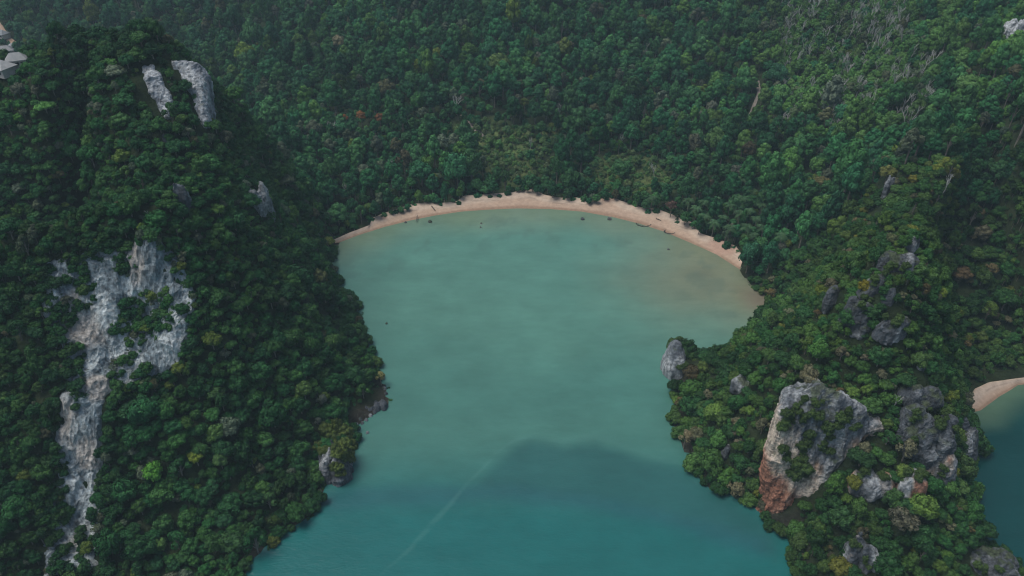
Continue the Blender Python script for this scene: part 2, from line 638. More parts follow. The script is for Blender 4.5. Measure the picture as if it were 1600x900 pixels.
# current line from the left foreground to the middle, then along the edge of a darker tongue of water
cur = W([(560, 935), (600, 893), (640, 858), (672, 822), (705, 786), (728, 758), (758, 728), (780, 704), (803, 688), (830, 682)])
edge = W([(800, 690), (830, 682), (880, 690), (930, 681), (970, 695), (1010, 712), (1055, 722)])
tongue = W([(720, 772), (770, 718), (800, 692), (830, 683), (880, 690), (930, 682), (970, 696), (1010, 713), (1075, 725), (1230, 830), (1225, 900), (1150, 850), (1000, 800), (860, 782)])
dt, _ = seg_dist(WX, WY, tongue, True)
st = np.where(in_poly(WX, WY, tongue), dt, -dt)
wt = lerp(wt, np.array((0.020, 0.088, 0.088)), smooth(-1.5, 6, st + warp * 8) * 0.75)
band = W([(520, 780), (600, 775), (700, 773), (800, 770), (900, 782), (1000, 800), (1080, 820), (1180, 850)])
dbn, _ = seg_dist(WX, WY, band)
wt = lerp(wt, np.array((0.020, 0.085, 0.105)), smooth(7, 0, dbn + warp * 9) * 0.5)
dc, _ = seg_dist(WX, WY, cur)
wt = lerp(wt, np.array((0.085, 0.215, 0.195)), smooth(1.0, 0.1, dc + warp * 3) * 0.2 * smooth(0.2, 0.5, n2(WX, WY, 1 / 6.0, 3, 33)))
de, _ = seg_dist(WX, WY, edge)
wt = lerp(wt, np.array((0.075, 0.19, 0.175)), smooth(1.8, 0.2, de + warp * 4) * 0.12)
mot = n2(WX, WY, 1 / 15.0, 4, 35) - 0.5
mot2 = n2(WX * 0.7, WY, 1 / 5.0, 3, 37) - 0.5
wt = wt * (1 + (0.13 * mot + 0.10 * mot2) * smooth(170, 250, WY) + 0.10 * mot)[..., None]
patch = smooth(0.60, 0.72, n2(WX, WY, 1 / 11.0, 4, 39)) * smooth(60, 20, db) * smooth(3, 9, db)
wt = lerp(wt, np.array((0.055, 0.105, 0.085)), patch * 0.3)
# right-hand channel: deeper and darker, paler over the sand of the cove
right = smooth(120, 150, WX) * smooth(262, 235, WY)
wt = lerp(wt, dark, right)
dcv, _ = seg_dist(WX, WY, W(cove_px))
wt = lerp(wt, np.array((0.085, 0.15, 0.10)), smooth(14, 1, dcv + warp * 8) * 0.9)
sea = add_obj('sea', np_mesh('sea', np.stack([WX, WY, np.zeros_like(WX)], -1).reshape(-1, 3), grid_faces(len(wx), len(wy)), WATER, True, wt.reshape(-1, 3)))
tag(sea, kind='structure')


# ------------------------------------------------------------------ beaches
def resample(pts, n):
    p = np.array(pts)
    s = np.concatenate([[0], np.cumsum(np.hypot(*np.diff(p, axis=0).T))])
    t = np.linspace(0, s[-1], n)
    return np.stack([np.interp(t, s, p[:, 0]), np.interp(t, s, p[:, 1])], 1)


def sand_strip(name, wet, dry, n, m, pink):
    a, b = resample(wet, n), resample(dry, n)
    b = a + (b - a) * 0.86
    t = np.linspace(-0.16, 1.22, m)
    P = a[:, None] + (b - a)[:, None] * t[None, :, None]
    Lw = np.hypot(*(b - a).T)[:, None]
    T = np.broadcast_to(t, P.shape[:2])
    Z = np.where(T < 0, T * Lw * 0.12, np.minimum(T, 1.05) * 1.75) + 0.06
    Z = Z + 0.22 * (n2(P[..., 0], P[..., 1], 1 / 5.0, 4, 41) - 0.5) * smooth(0.05, 0.3, T)
    gz = hz(P[..., 0], P[..., 1])
    Z = np.where(T > 1.0, np.maximum(Z, gz - 0.35) - smooth(1.08, 1.22, T) * 0.8, Z)
    nn = n2(P[..., 0], P[..., 1], 1 / 14.0, 4, 43)
    c = lerp(np.broadcast_to(np.array((0.24, 0.16, 0.108)), P.shape[:2] + (3,)), np.array((0.36, 0.265, 0.195)), smooth(0.04, 0.24, T + (nn - 0.5) * 0.12))
    c = lerp(c, np.array((0.41, 0.33, 0.26)), smooth(0.35, 0.75, T + (nn - 0.5) * 0.5))
    wrack = np.exp(-((T - 0.62 - (nn - 0.5) * 0.5) / 0.035) ** 2)
    c = lerp(c, np.array((0.16, 0.125, 0.10)), wrack * 0.55 * smooth(0.4, 0.6, n2(P[..., 0], P[..., 1], 1 / 6.0, 3, 47)))
    for (u, v, r) in pink:
        q = at_z(u, v, 1.5)
        mm = smooth(r, r * 0.4, np.hypot(P[..., 0] - q[0], P[..., 1] - q[1]) + (nn - 0.5) * r)
        c = lerp(c, np.array((0.34, 0.22, 0.165)), mm * 0.8)
    o = add_obj(name, np_mesh(name, np.stack([P[..., 0], P[..., 1], Z], -1).reshape(-1, 3), grid_faces(n, m), SAND, True, c.reshape(-1, 3)))
    return tag(o, kind='structure')


sand_strip('beach', beach_wet_w, beach_dry_w, 240, 26, [(948, 306, 7), (1130, 385, 10), (600, 340, 3)])
sand_strip('beach_cove', W(cove_px), cove_dry_w, 60, 14, [])


# ------------------------------------------------------------------ limestone
def hull_rock(pts, voxel, amp, seed, colour, smooth_n=2, aniso=0.4, freq=0.16):
    """closed rock: convex hull of design points, remeshed finely, then fluted and pitted"""
    bm = bmesh.new()
    for group in (pts if isinstance(pts[0], list) else [pts]):
        b2 = bmesh.new()
        for p in group:
            b2.verts.new(p)
        r = bmesh.ops.convex_hull(b2, input=b2.verts)
        bmesh.ops.delete(b2, geom=[g for g in r['geom_interior'] if isinstance(g, bmesh.types.BMVert)], context='VERTS')
        m2 = bpy.data.meshes.new('h')
        b2.to_mesh(m2)
        b2.free()
        bm.from_mesh(m2)
        bpy.data.meshes.remove(m2)
    me = bpy.data.meshes.new('hull')
    bm.to_mesh(me)
    bm.free()
    o = bpy.data.objects.new('hull', me)
    COL.objects.link(o)
    md = o.modifiers.new('r', 'REMESH')
    md.mode = 'VOXEL'
    md.voxel_size = voxel
    ms = o.modifiers.new('s', 'SMOOTH')
    ms.iterations = smooth_n
    dg = bpy.context.evaluated_depsgraph_get()
    ev = bpy.data.meshes.new_from_object(o.evaluated_get(dg))
    bpy.data.objects.remove(o)
    bpy.data.meshes.remove(me)
    n = len(ev.vertices)
    co = np.empty(n * 3)
    no = np.empty(n * 3)
    ev.vertices.foreach_get('co', co)
    ev.vertices.foreach_get('normal', no)
    co, no = co.reshape(-1, 3), no.reshape(-1, 3)
    q = co * np.array([1, 1, aniso]) * freq
    big = fbm(q * 0.6 + seed, 2, seed) - 0.5
    rid = fbm(q * 1.3 + seed * 1.7, 4, seed + 3, True) - 0.55
    fin = fbm(co * 0.75 + seed, 3, seed + 9, True) - 0.5
    co2 = co + no * (amp * (2.6 * big + 2.9 * rid) + 0.75 * amp * fin)[:, None]
    ev.vertices.foreach_set('co', co2.ravel())
    ev.update()
    ev.vertices.foreach_get('normal', no.ravel())
    cols = colour(co2, no, rid + 0.6 * fin)
    a = ev.color_attributes.new('tone', 'FLOAT_COLOR', 'POINT')
    c = np.ones((n, 4), np.float32)
    c[:, :3] = cols
    a.data.foreach_set('color', c.ravel())
    ev.materials.clear()
    ev.materials.append(ROCK)
    ev.polygons.foreach_set('use_smooth', np.zeros(len(ev.polygons), bool))
    return ev


GREY = np.array((0.095, 0.110, 0.128))
LIGHT = np.array((0.29, 0.315, 0.33))
CREAM = np.array((0.38, 0.33, 0.275))
RUST = np.array((0.27, 0.13, 0.085))
MOSS = np.array((0.05, 0.07, 0.03))


def tone_grey(pale=0.3, moss=0.25, rust=0.0, lift=1.0):
    def f(co, no, rid):
        n = fbm(co * np.array([0.18, 0.18, 0.07]) + 3, 4, 77)
        c = lerp(np.broadcast_to(GREY * 0.85 * lift, co.shape), LIGHT * (1 + 0.3 * (lift - 1)), smooth(0.62 - pale * 0.4, 0.78 - pale * 0.3, n))
        m = fbm(co * 0.3 + 11, 4, 78)
        c = lerp(c, MOSS, smooth(0.72 - moss, 0.80 - moss, m) * smooth(0.25, 0.7, no[:, 2]) * 0.85)
        if rust:
            r = fbm(co * np.array([0.16, 0.16, 0.06]) + 21, 4, 79)
            c = lerp(c, CREAM, smooth(0.66 - rust * 0.25, 0.74 - rust * 0.2, r))
            c = lerp(c, RUST, smooth(0.74 - rust * 0.25, 0.82 - rust * 0.22, r) * 0.9)
        return c
    return f


ROCKS = []     # (world x, y, radius) kept free of trees
SHRUB_SPOTS = []


def finish_rock(name, me, label, cat, free=None, group=None):
    c = np.empty(len(me.vertices) * 3)
    me.vertices.foreach_get('co', c)
    c = c.reshape(-1, 3)
    base = np.array([c[:, 0].mean(), c[:, 1].mean(), c[:, 2].min()])
    me.vertices.foreach_set('co', (c - base).astype(np.float32).ravel())
    me.update()
    o = add_obj(name, me)
    o.location = base
    tag(o, label, cat, group)
    return o, c


# the big leaning rock of the right headland
PX = lambda u, v, z: tuple(at_z(u, v, z))
pts = [PX(1186, 786, 3), PX(1206, 806, 0.5), PX(1240, 821, 0), PX(1262, 800, 3), PX(1300, 776, 9), PX(1335, 735, 17), PX(1384, 684, 30), PX(1384, 668, 33),
       PX(1236, 618, 44), PX(1285, 603, 49), PX(1320, 624, 46), PX(1366, 657, 39), PX(1222, 645, 41), PX(1206, 718, 21), PX(1196, 760, 9)]
pts += [(p[0] + 4, p[1] + 13, p[2] - 10) for p in pts if p[2] > 8] + [(p[0] + 6, p[1] + 16, -4) for p in pts[:5]] + [(p[0], p[1], -3) for p in pts[:4]]


def tone_big(co, no, rid):
    z = co[:, 2]
    n = fbm(co * np.array([0.12, 0.12, 0.07]) + 5, 4, 81)
    s = fbm(co * np.array([0.5, 0.5, 0.06]) + 5, 3, 83)
    c = lerp(np.broadcast_to(GREY * 1.2, co.shape), LIGHT * 1.1, smooth(0.42, 0.6, s) * 0.8)
    # the foot, washed and stained: cream band above rust
    px = co[:, 0] - co[:, 0].min()
    up = z + 1.25 * px + (n - 0.5) * 8
    c = lerp(c, CREAM * 1.5, smooth(46, 38, up + (s - 0.5) * 14))
    c = lerp(c, RUST, smooth(29, 23, up + (s - 0.5) * 10) * (0.5 + 0.5 * smooth(0.35, 0.6, n)))
    # cream rib along the overhanging right edge
    e0, e1 = np.array(PX(1372, 676, 32)), np.array(PX(1318, 745, 16))
    t = np.clip(((co - e0) @ (e1 - e0)) / ((e1 - e0) @ (e1 - e0)), 0, 1)
    dd = np.linalg.norm(co - (e0 + t[:, None] * (e1 - e0)), axis=1)
    c = lerp(c, CREAM * 1.35, smooth(7.5, 4.0, dd + (n - 0.5) * 5))
    e2 = np.array(PX(1345, 680, 31))
    c = lerp(c, np.array((0.45, 0.28, 0.18)), smooth(4.5, 2, np.linalg.norm(co - e2, axis=1) + (n - 0.5) * 4))
    c = lerp(c, np.array((0.45, 0.30, 0.20)), smooth(4.5, 2, np.linalg.norm(co - np.array(PX(1275, 727, 20)), axis=1) + (n - 0.5) * 5))
    c = lerp(c, MOSS, smooth(0.5, 0.6, fbm(co * 0.22 + 2, 4, 85)) * smooth(0.2, 0.6, no[:, 2]) * 0.8 * smooth(10, 18, z))
    return c


me = hull_rock(pts, 0.55, 1.35, 5, tone_big, 5)
big, bigco = finish_rock('limestone_rock', me, 'big leaning limestone rock, grey above with cream and rust-red foot in the sea', 'rock')
ROCKS += [(91, 172, 6), (97, 175, 7), (104, 177, 7), (111, 179, 5)]
SHRUB_SPOTS += [(1245, 640, 1.6), (1262, 655, 1.7), (1283, 650, 1.8), (1300, 668, 1.9), (1320, 650, 1.7), (1262, 690, 1.9), (1252, 700, 2.1), (1268, 680, 1.6),
                (1240, 735, 2.0), (1255, 742, 1.9), (1245, 748, 1.8), (1225, 712, 1.4), (1318, 660, 1.8), (1305, 655, 1.6), (1232, 655, 1.6), (1278, 628, 1.5),
                (1335, 668, 1.5), (1290, 690, 1.6), (1305, 745, 2.2), (1320, 735, 2.0), (1310, 760, 2.0), (1292, 760, 1.9), (1258, 625, 1.4), (1222, 670, 1.5),
                (1290, 705, 1.3), (1250, 722, 1.5)]


def outcrop(name, label, u, v, wpx, hpx, seed, tonef, depth=0.6, cat='rock', voxel=0.6, amp=None, pieces=None, lift=0.0, lean=0.0, free=1.0, pos=None, group=None, tall=0.9):
    p = cast(u, v) if pos is None else np.array(pos)
    sl = math.hypot(p[0], p[1], H - p[2])
    hw = 0.5 * wpx * sl / FPX
    hh = 0.5 * hpx * sl / FPX * tall
    dep = hw * depth + hh * 0.3
    r = random.Random(seed)
    P = []
    nsub = pieces or (1 if wpx < 12 else (3 if wpx < 26 else 5))
    for sub in range(nsub):
        if nsub == 1:
            ox_, oy_, fx_, fy_, fh_ = 0, 0, 1, 1, 1
        else:
            ox_ = hw * (-0.62 + 1.24 * (sub + 0.5) / nsub + r.uniform(-.12, .12))
            oy_ = dep * r.uniform(-.45, .45)
            fx_, fy_, fh_ = r.uniform(.34, .58), r.uniform(.45, .8), r.uniform(.55, 1.12)
        G = []
        for ring, (t, s_) in enumerate(((-1.5, 1.05), (-0.6, 1.0), (0.05, 0.86), (0.6, 0.58), (1.0, 0.2))):
            for k in range(7):
                a = (k + r.uniform(-0.35, 0.35)) * 2 * math.pi / 7
                rr_ = s_ * r.uniform(0.75, 1.15)
                tt_ = t * fh_ if t > 0 else t
                G.append((p[0] + ox_ + hw * fx_ * rr_ * math.cos(a) + lean * hh * t, p[1] + oy_ + dep * fy_ * rr_ * math.sin(a), p[2] + lift + hh * tt_ + r.uniform(-.12, .12) * hh))
        P.append(G)
    me_ = hull_rock(P, max(voxel, hw / 22), amp or min(1.7, 0.17 * (hw + hh) * 0.5 + 0.1), seed, tonef, 2)
    o, c = finish_rock(name, me_, label, cat, group=group)
    if free:
        ROCKS.append((p[0], p[1] - 1.5, hw * free))
    return o


T1, T2, T3, TD = tone_grey(0.3, 0.2), tone_grey(0.7, 0.1), tone_grey(0.3, 0.15, 0.7), tone_grey(0.05, 0.25, 0.0, 0.8)
outcrop('limestone_rock', 'rugged dark grey rock dome right of the big leaning rock', 1446, 668, 84, 84, 11, tone_grey(0.12, 0.2, 0.0), amp=1.5, free=0.9)
outcrop('limestone_rock', 'narrow pale rock with cream streak below the dark rock dome', 1462, 728, 48, 58, 12, tone_grey(0.35, 0.1, 0.18), free=0.9)
outcrop('limestone_rock', 'grey rock knob at the edge above the right-hand channel', 1500, 690, 38, 62, 13, T1, free=0.9)
outcrop('limestone_rock', 'low rust and cream rock shelf between trees beside the big leaning rock', 1364, 754, 56, 26, 14, tone_grey(0.4, 0.1, 0.8), free=0.9)
outcrop('limestone_rock', 'thin grey rock shelf with orange underside right of the rust shelf', 1424, 754, 42, 24, 15, tone_grey(0.6, 0.1, 0.6), free=0.8)
outcrop('limestone_rock', 'low dark rock crest among trees above the dark rock dome', 1436, 612, 60, 22, 16, TD, free=0.8)
outcrop('limestone_rock', 'small round grey rock beside the low dark crest', 1474, 625, 16, 14, 17, T1, free=0.8)
outcrop('limestone_rock', 'pointed grey rock fin with rust foot at the lower frame edge', 1346, 868, 46, 84, 18, tone_grey(0.35, 0.15, 0.55), free=0.9, lean=-0.15)
outcrop('limestone_rock', 'grey rock at the water in the lower right corner', 1545, 888, 82, 40, 19, T1, free=0.9)
outcrop('sea_stack', 'rounded pale grey sea stack off the tip of the right headland', 1053, 548, 40, 62, 20, tone_grey(0.85, 0.0, 0.0, 1.7), depth=0.75, amp=0.5, voxel=0.4, pieces=1, pos=tuple(at_z(1053, 566, 4.0)), tall=1.35, free=1.7)
outcrop('limestone_rock', 'blue-grey rock patch among trees behind the sea stack', 1162, 600, 30, 26, 21, T1)
outcrop('limestone_rock', 'slim grey rock slab among trees above the shaded right shore', 1134, 708, 22, 36, 22, T1)
outcrop('limestone_rock', 'jagged dark rock crest on top of the right ridge, upper piece', 1400, 420, 56, 30, 23, TD, lift=1.0, free=0.8, amp=1.1)
outcrop('limestone_rock', 'long dark rock rib running down the right ridge', 1364, 456, 22, 56, 24, TD, lift=1.5, free=0.95, lean=0.45)
outcrop('limestone_rock', 'blue-grey rock slab at the foot of the long dark rib', 1340, 494, 36, 44, 25, TD, lift=0.8, free=0.8, amp=1.1)
outcrop('limestone_rock', 'jagged grey rock cluster right of the blue-grey slab', 1392, 506, 54, 32, 26, tone_grey(0.15, 0.15), lift=0.5, free=0.75, amp=1.1)
outcrop('limestone_rock', 'small pointed grey rock at the summit of the right ridge', 1422, 392, 24, 36, 27, T1, lift=1.5, free=0.95)
outcrop('limestone_rock', 'small grey rock face in the trees left of the rocky ridge', 1300, 470, 28, 36, 28, T1, lift=1.5, free=0.95)
outcrop('limestone_rock', 'small grey rock between the jagged cluster and the dark rib', 1388, 462, 18, 30, 29, T1, free=0.7)
outcrop('limestone_rock', 'sliver of pale rock high above the right end of the beach', 1386, 300, 18, 36, 30, T2, lift=2.0, free=1.1)
outcrop('limestone_rock', 'small grey rock low on the ridge near the cove', 1440, 570, 14, 26, 31, T1, free=0.8)
outcrop('limestone_cliff', 'white streaked cliff on the far hill at the upper right edge', 1584, 70, 44, 52, 32, tone_grey(1.0, 0.0, 0.0, 2.2), cat='cliff', free=1.1, lift=5.0)
# left headland


def slab(label, poly, seed, tonef, back, amp=0.8, proud=0.7):
    """cliff face: outline on the slope, standing proud of it and running back into the hill"""
    Y0 = np.median([cast(u, v)[1] for u, v in poly])
    P = []
    for u, v in poly:
        p = cast(u, v)
        if p[1] > Y0 + 30:
            d = ray(u, v)
            t = Y0 / d[1]
            p = np.array([d[0] * t, Y0, H + d[2] * t])
        d = -ray(u, v)
        d /= np.linalg.norm(d)
        f_ = p + d * proud
        P += [tuple(f_), (p[0] + back[0], p[1] + back[1], p[2] + back[2])]
        ROCKS.append((p[0], p[1] - 1.5, 2.8))
    me_ = hull_rock(P, 0.5, amp, seed, tonef, 2, 0.25, 0.22)
    cc = np.mean(P, 0)
    ROCKS.append((cc[0], cc[1] - 5, 6.5))
    return finish_rock('limestone_cliff', me_, label, 'cliff')


slab('broad grey cliff at the right end of the left summit', [(268, 97), (292, 95), (310, 99), (326, 114), (332, 150), (334, 192), (322, 204), (318, 178), (303, 138)], 40, tone_grey(0.8, 0.0, 0.0, 2.2), (-6, 9, -4))
slab('slanting white streaked cliff slab on the left summit', [(224, 106), (240, 105), (250, 122), (264, 152), (269, 178), (262, 184), (248, 168), (234, 146), (232, 125)], 41, tone_grey(1.0, 0.0, 0.0, 2.4), (-3, 7, -5))
outcrop('limestone_rock', 'thin blue-grey rock above the saddle of the left headland', 284, 312, 20, 54, 42, T1, lift=1.5, free=1.0)
outcrop('limestone_rock', 'upright blue-grey rock pillar over the left end of the bay', 405, 326, 26, 66, 43, T2, lift=2.0, free=1.0)
outcrop('limestone_rock', 'dark rock low in the trees near the left end of the beach', 470, 425, 24, 30, 44, TD, free=0.8)
outcrop('limestone_rock', 'little grey rock below the left summit cliffs', 258, 216, 14, 22, 45, T1, free=0.8)
outcrop('limestone_rock', 'squat rock islet with shrubs at the left shore', 526, 722, 58, 52, 46, tone_grey(0.3, 0.2), depth=0.8, pos=tuple(at_z(524, 724, 2.5)), free=0.5, tall=1.2, voxel=0.45)
SHRUB_SPOTS += [(1430, 650, 1.5), (1465, 668, 1.8), (1470, 655, 1.4), (1425, 690, 1.5), (1452, 640, 1.2), (1350, 742, 1.6), (1385, 745, 1.6), (1410, 745, 1.5), (1440, 748, 1.4), (1475, 735, 1.5), (1495, 675, 1.3), (1398, 415, 1.3), (1385, 425, 1.3), (1412, 424, 1.2), (1358, 465, 1.2), (1368, 445, 1.2), (1345, 485, 1.4), (1380, 500, 1.3), (1400, 510, 1.3), (1340, 850, 1.4), (1355, 880, 1.3), (1530, 885, 1.4), (1560, 890, 1.3), (1064, 572, 1.5)]
SHRUB_SPOTS += [(515, 678, 2.4), (530, 680, 2.4), (545, 684, 2.3), (505, 700, 2.2), (525, 695, 2.5), (545, 702, 2.3), (532, 712, 2.2), (550, 712, 1.9), (530, 735, 1.7)]
outcrop('boulder', 'largest grey boulder on the rocky left point', 592, 628, 26, 24, 47, T1, depth=0.8, cat='boulder', pos=tuple(at_z(594, 630, 1.0)), free=0.8, voxel=0.3)
outcrop('boulder', 'flat-topped boulder beside the largest one on the left point', 576, 636, 20, 14, 48, T1, depth=0.8, cat='boulder', pos=tuple(at_z(577, 637, 0.8)), free=0.8, voxel=0.3)
outcrop('boulder', 'lone small boulder in the water off the left point', 574, 676, 8, 7, 49, tone_grey(0.6, 0), depth=0.9, cat='boulder', pos=tuple(at_z(574, 676, 0.2)), voxel=0.2)
k = 0
for (u, v, s) in [(556, 662, 9), (562, 655, 8), (570, 648, 7), (548, 664, 8), (560, 668, 6), (566, 660, 6), (579, 648, 6), (600, 606, 7), (603, 614, 6), (585, 643, 7), (553, 670, 5), (572, 655, 5)]:
    outcrop('boulder', 'small tumbled boulder in the dark rubble of the left point', u, v, s, s * 0.8, 60 + k, TD if k % 3 else T2, depth=0.9, cat='boulder',
            pos=tuple(at_z(u, v, 0.5)), voxel=0.2, free=0.9, group='tumbled boulders of the left point')
    k += 1
for (u, v, s, lab) in [(1117, 754, 9, 'small grey boulder under the trees of the right shore'), (1150, 775, 7, 'small grey boulder nearest the big leaning rock'),
                       (672, 346, 8, 'dark boulder awash off the left part of the beach'), (634, 347, 5, 'little dark rock at the waterline left of the dark boulder'),
                       (752, 349, 4, 'small dark rock awash, further from the sand of two'), (751, 355, 3, 'tiny dark rock awash, nearer of two'),
                       (910, 342, 6, 'dark rock awash off the middle of the beach'), (952, 342, 7, 'flat dark rock awash before the right half of the beach'),
                       (1044, 389, 4, 'tiny dark rock in the shallows right of the bay'), (557, 487, 5, 'small dark rock just off the left shore'), (604, 505, 4, 'small submerged-looking dark rock beside the left shore'),
                       (1563, 605, 7, 'dark boulder on the cove sand at the right edge')]:
    outcrop('boulder', lab, u, v, s, s * 0.7, 80 + k, TD, depth=1.0, cat='boulder', pos=tuple(at_z(u, v, 0.25)), voxel=0.2)
    k += 1

# pale cliff on the front of the left headland: a fluted rock face standing a little proud of the slope
reg_px = [(50, 400), (130, 385), (200, 365), (285, 395), (322, 480), (305, 560), (265, 612), (180, 630), (172, 700), (166, 840), (168, 905), (55, 915), (75, 700),
          (85, 620), (95, 560), (45, 470)]
REG = [tuple(cast(u, v)[:2]) for u, v in reg_px]
rx = np.array(REG)
cx = np.arange(rx[:, 0].min() - 3, rx[:, 0].max() + 3, 0.5)
cy = np.arange(rx[:, 1].min() - 3, rx[:, 1].max() + 3, 0.5)
CX, CY = np.meshgrid(cx, cy, indexing='ij')
dR, _ = seg_dist(CX, CY, REG, True)
sR = np.where(in_poly(CX, CY, REG), dR, -dR)
bz = hz(CX, CY)
nn = hn(CX, CY)
P3 = np.stack([CX, CY, bz], -1)
q = P3.reshape(-1, 3)
flute = fbm(q * np.array([0.22, 0.22, 0.10]), 4, 91, True).reshape(CX.shape) - 0.5
pit = fbm(q * 0.7, 4, 92, True).reshape(CX.shape) - 0.5
off = -2.2 + 2.7 * smooth(-1, 4, sR) + (3.2 * flute + 0.9 * pit) * smooth(0, 3, sR)
P3 = P3 + nn * off[..., None]
sn = fbm(q * np.array([0.16, 0.16, 0.05]), 4, 93).reshape(CX.shape)
c = lerp(np.broadcast_to(np.array((0.20, 0.25, 0.275)), CX.shape + (3,)), np.array((0.47, 0.53, 0.54)), smooth(0.40, 0.60, sn))
for (u, v, r) in [(145, 505, 6), (118, 530, 4), (215, 425, 3), (103, 665, 5), (140, 710, 4), (118, 845, 5), (150, 608, 3)]:
    p = cast(u, v)
    c = lerp(c, np.array((0.48, 0.44, 0.39)), smooth(r, r * 0.3, np.hypot(CX - p[0], CY - p[1]) + (sn - 0.5) * 9) * 0.7)
fc = grid_faces(len(cx), len(cy))
keep = (sR.ravel()[fc] > -2).all(1)
fc = fc[keep]
used = np.unique(fc)
remap = np.full(CX.size, -1)
remap[used] = np.arange(len(used))
me = np_mesh('limestone_cliff', P3.reshape(-1, 3)[used], remap[fc], ROCK, False, c.reshape(-1, 3)[used])
finish_rock('limestone_cliff', me, 'tall pale blue-grey cliff streaked white down the front of the left headland', 'cliff')

# ------------------------------------------------------------------ tree shapes
def leaf_quads(cent, nrm, size, rng):
    n = len(cent)
    t = rng.normal(size=(n, 3))
    t -= (t * nrm).sum(1, keepdims=True) * nrm
    t /= np.linalg.norm(t, axis=1, keepdims=True) + 1e-9
    b = np.cross(nrm, t)
    s = size[:, None]
    v = np.stack([cent - t * s, cent - b * s * 0.62 + nrm * s * 0.12, cent + t * s, cent + b * s * 0.62 + nrm * s * 0.12], 1)
    return v.reshape(-1, 3), np.arange(n * 4).reshape(n, 4)


ICO = None


def ico():
    global ICO
    if ICO is None:
        bm = bmesh.new()
        bmesh.ops.create_icosphere(bm, subdivisions=2, radius=1)
        ICO = (np.array([v.co[:] for v in bm.verts]), np.array([[v.index for v in f.verts] for f in bm.faces]))
        bm.free()
    return ICO


def tube(pts, radii, sides=5):
    pts = np.asarray(pts, float)
    V, F = [], []
    for i, p in enumerate(pts):
        d = pts[min(i + 1, len(pts) - 1)] - pts[max(i - 1, 0)]
        d = d / (np.linalg.norm(d) + 1e-9)
        a = np.cross(d, [0.31, 0.77, 0.2])
        a /= np.linalg.norm(a)
        b = np.cross(d, a)
        for k in range(sides):
            th = 2 * math.pi * k / sides
            V.append(p + radii[i] * (a * math.cos(th) + b * math.sin(th)))
    for i in range(len(pts) - 1):
        for k in range(sides):
            F.append([i * sides + k, i * sides + (k + 1) % sides, (i + 1) * sides + (k + 1) % sides, (i + 1) * sides + k])
    return np.array(V), np.array(F)


def join(parts):
    V, F, o = [], [], 0
    for v, f in parts:
        V.append(v)
        F.append(f + o)
        o += len(v)
    return np.concatenate(V), np.concatenate(F)


def make_tree(seed, shape):
    """crown radius 1; returns crown (v, quads), trunk (v, quads)"""
    rng = np.random.default_rng(seed)
    P = dict(round=(12, 0.42, 0.62, 1.35, 0.62, 250), oval=(15, 0.36, 0.55, 1.75, 1.0, 210), flat=(13, 0.34, 0.74, 1.6, 0.34, 240),
             sparse=(9, 0.33, 0.66, 1.75, 0.6, 170), bush=(9, 0.42, 0.55, 0.35, 0.45, 230))[shape]
    nl, lr, rad, cz, vz, per = P
    lob = []
    tries = 0
    while len(lob) < nl and tries < 2000:
        tries += 1
        a = rng.uniform(0, 2 * math.pi)
        zz = rng.uniform(-0.35, 1.0)
        rr = rad * math.sqrt(max(0, 1 - zz * zz)) * rng.uniform(0.7, 1.12)
        p = np.array([rr * math.cos(a), rr * math.sin(a), cz + vz * zz])
        r = lr * rng.uniform(0.72, 1.25)
        if all(np.linalg.norm(p - q) > 0.62 * (r + s) for q, s in lob):
            lob.append((p, r))
    parts = []
    iv, if_ = ico()
    fq = np.concatenate([if_, if_[:, :1] * 0 + if_[:, 2:3]], 1)
    for p, r in lob:
        n = int(per * (r / lr) ** 2)
        d = rng.normal(size=(n, 3))
        d /= np.linalg.norm(d, axis=1, keepdims=True)
        d = d[d[:, 2] > -0.55]
        rough = 1 + 0.16 * np.sin(d[:, 0] * 9 + seed) * np.sin(d[:, 1] * 8 + 1) + rng.normal(size=len(d)) * 0.08
        cpos = p + d * (r * rough)[:, None] * np.array([1, 1, 0.86])
        ok = np.ones(len(cpos), bool)
        for q, s in lob:
            if q is not p:
                ok &= np.linalg.norm(cpos - q, axis=1) > s * 0.8
        cpos, d = cpos[ok], d[ok]
        nr = d + rng.normal(size=d.shape) * 0.33
        nr /= np.linalg.norm(nr, axis=1, keepdims=True)
        parts.append(leaf_quads(cpos, nr, 0.085 * rng.uniform(0.6, 1.5, len(cpos)), rng))
    crown = join(parts)
    core = []
    if shape != 'sparse':
        for p, r in lob:
            jit = 1 + 0.12 * rng.normal(size=(len(iv), 1))
            core.append((p + iv * r * 0.8 * jit * np.array([1, 1, 0.86]), if_))
        core.append((np.array([0, 0, cz + vz * 0.1]) + iv * np.array([rad * 0.9, rad * 0.9, max(0.35, vz * 0.8)]), if_))
        core = join(core)
    tr = []
    tz = cz + vz * 0.2
    tr.append(tube([(0, 0, -0.5), (0.03, 0.02, tz * 0.5), (0.0, 0.04, tz)], [0.085, 0.065, 0.05]))
    for p, r in lob[:7]:
        tr.append(tube([(0, 0.02, tz * 0.55), p * np.array([0.5, 0.5, 1]) - np.array([0, 0, r * 0.6]), p], [0.045, 0.032, 0.016], 4))
    return crown, core, join(tr)


def crown_mesh(name, crown, core):
    cv, cf = crown
    if len(core):
        kv, kf = core
        faces = [tuple(f) for f in cf.tolist()] + [tuple(x + len(cv) for x in f) for f in kf.tolist()]
        v = np.concatenate([cv, kv])
    else:
        faces, v = [tuple(f) for f in cf.tolist()], cv
    me = bpy.data.meshes.new(name)
    me.from_pydata(v.tolist(), [], faces)
    me.materials.append(LEAF)
    return me


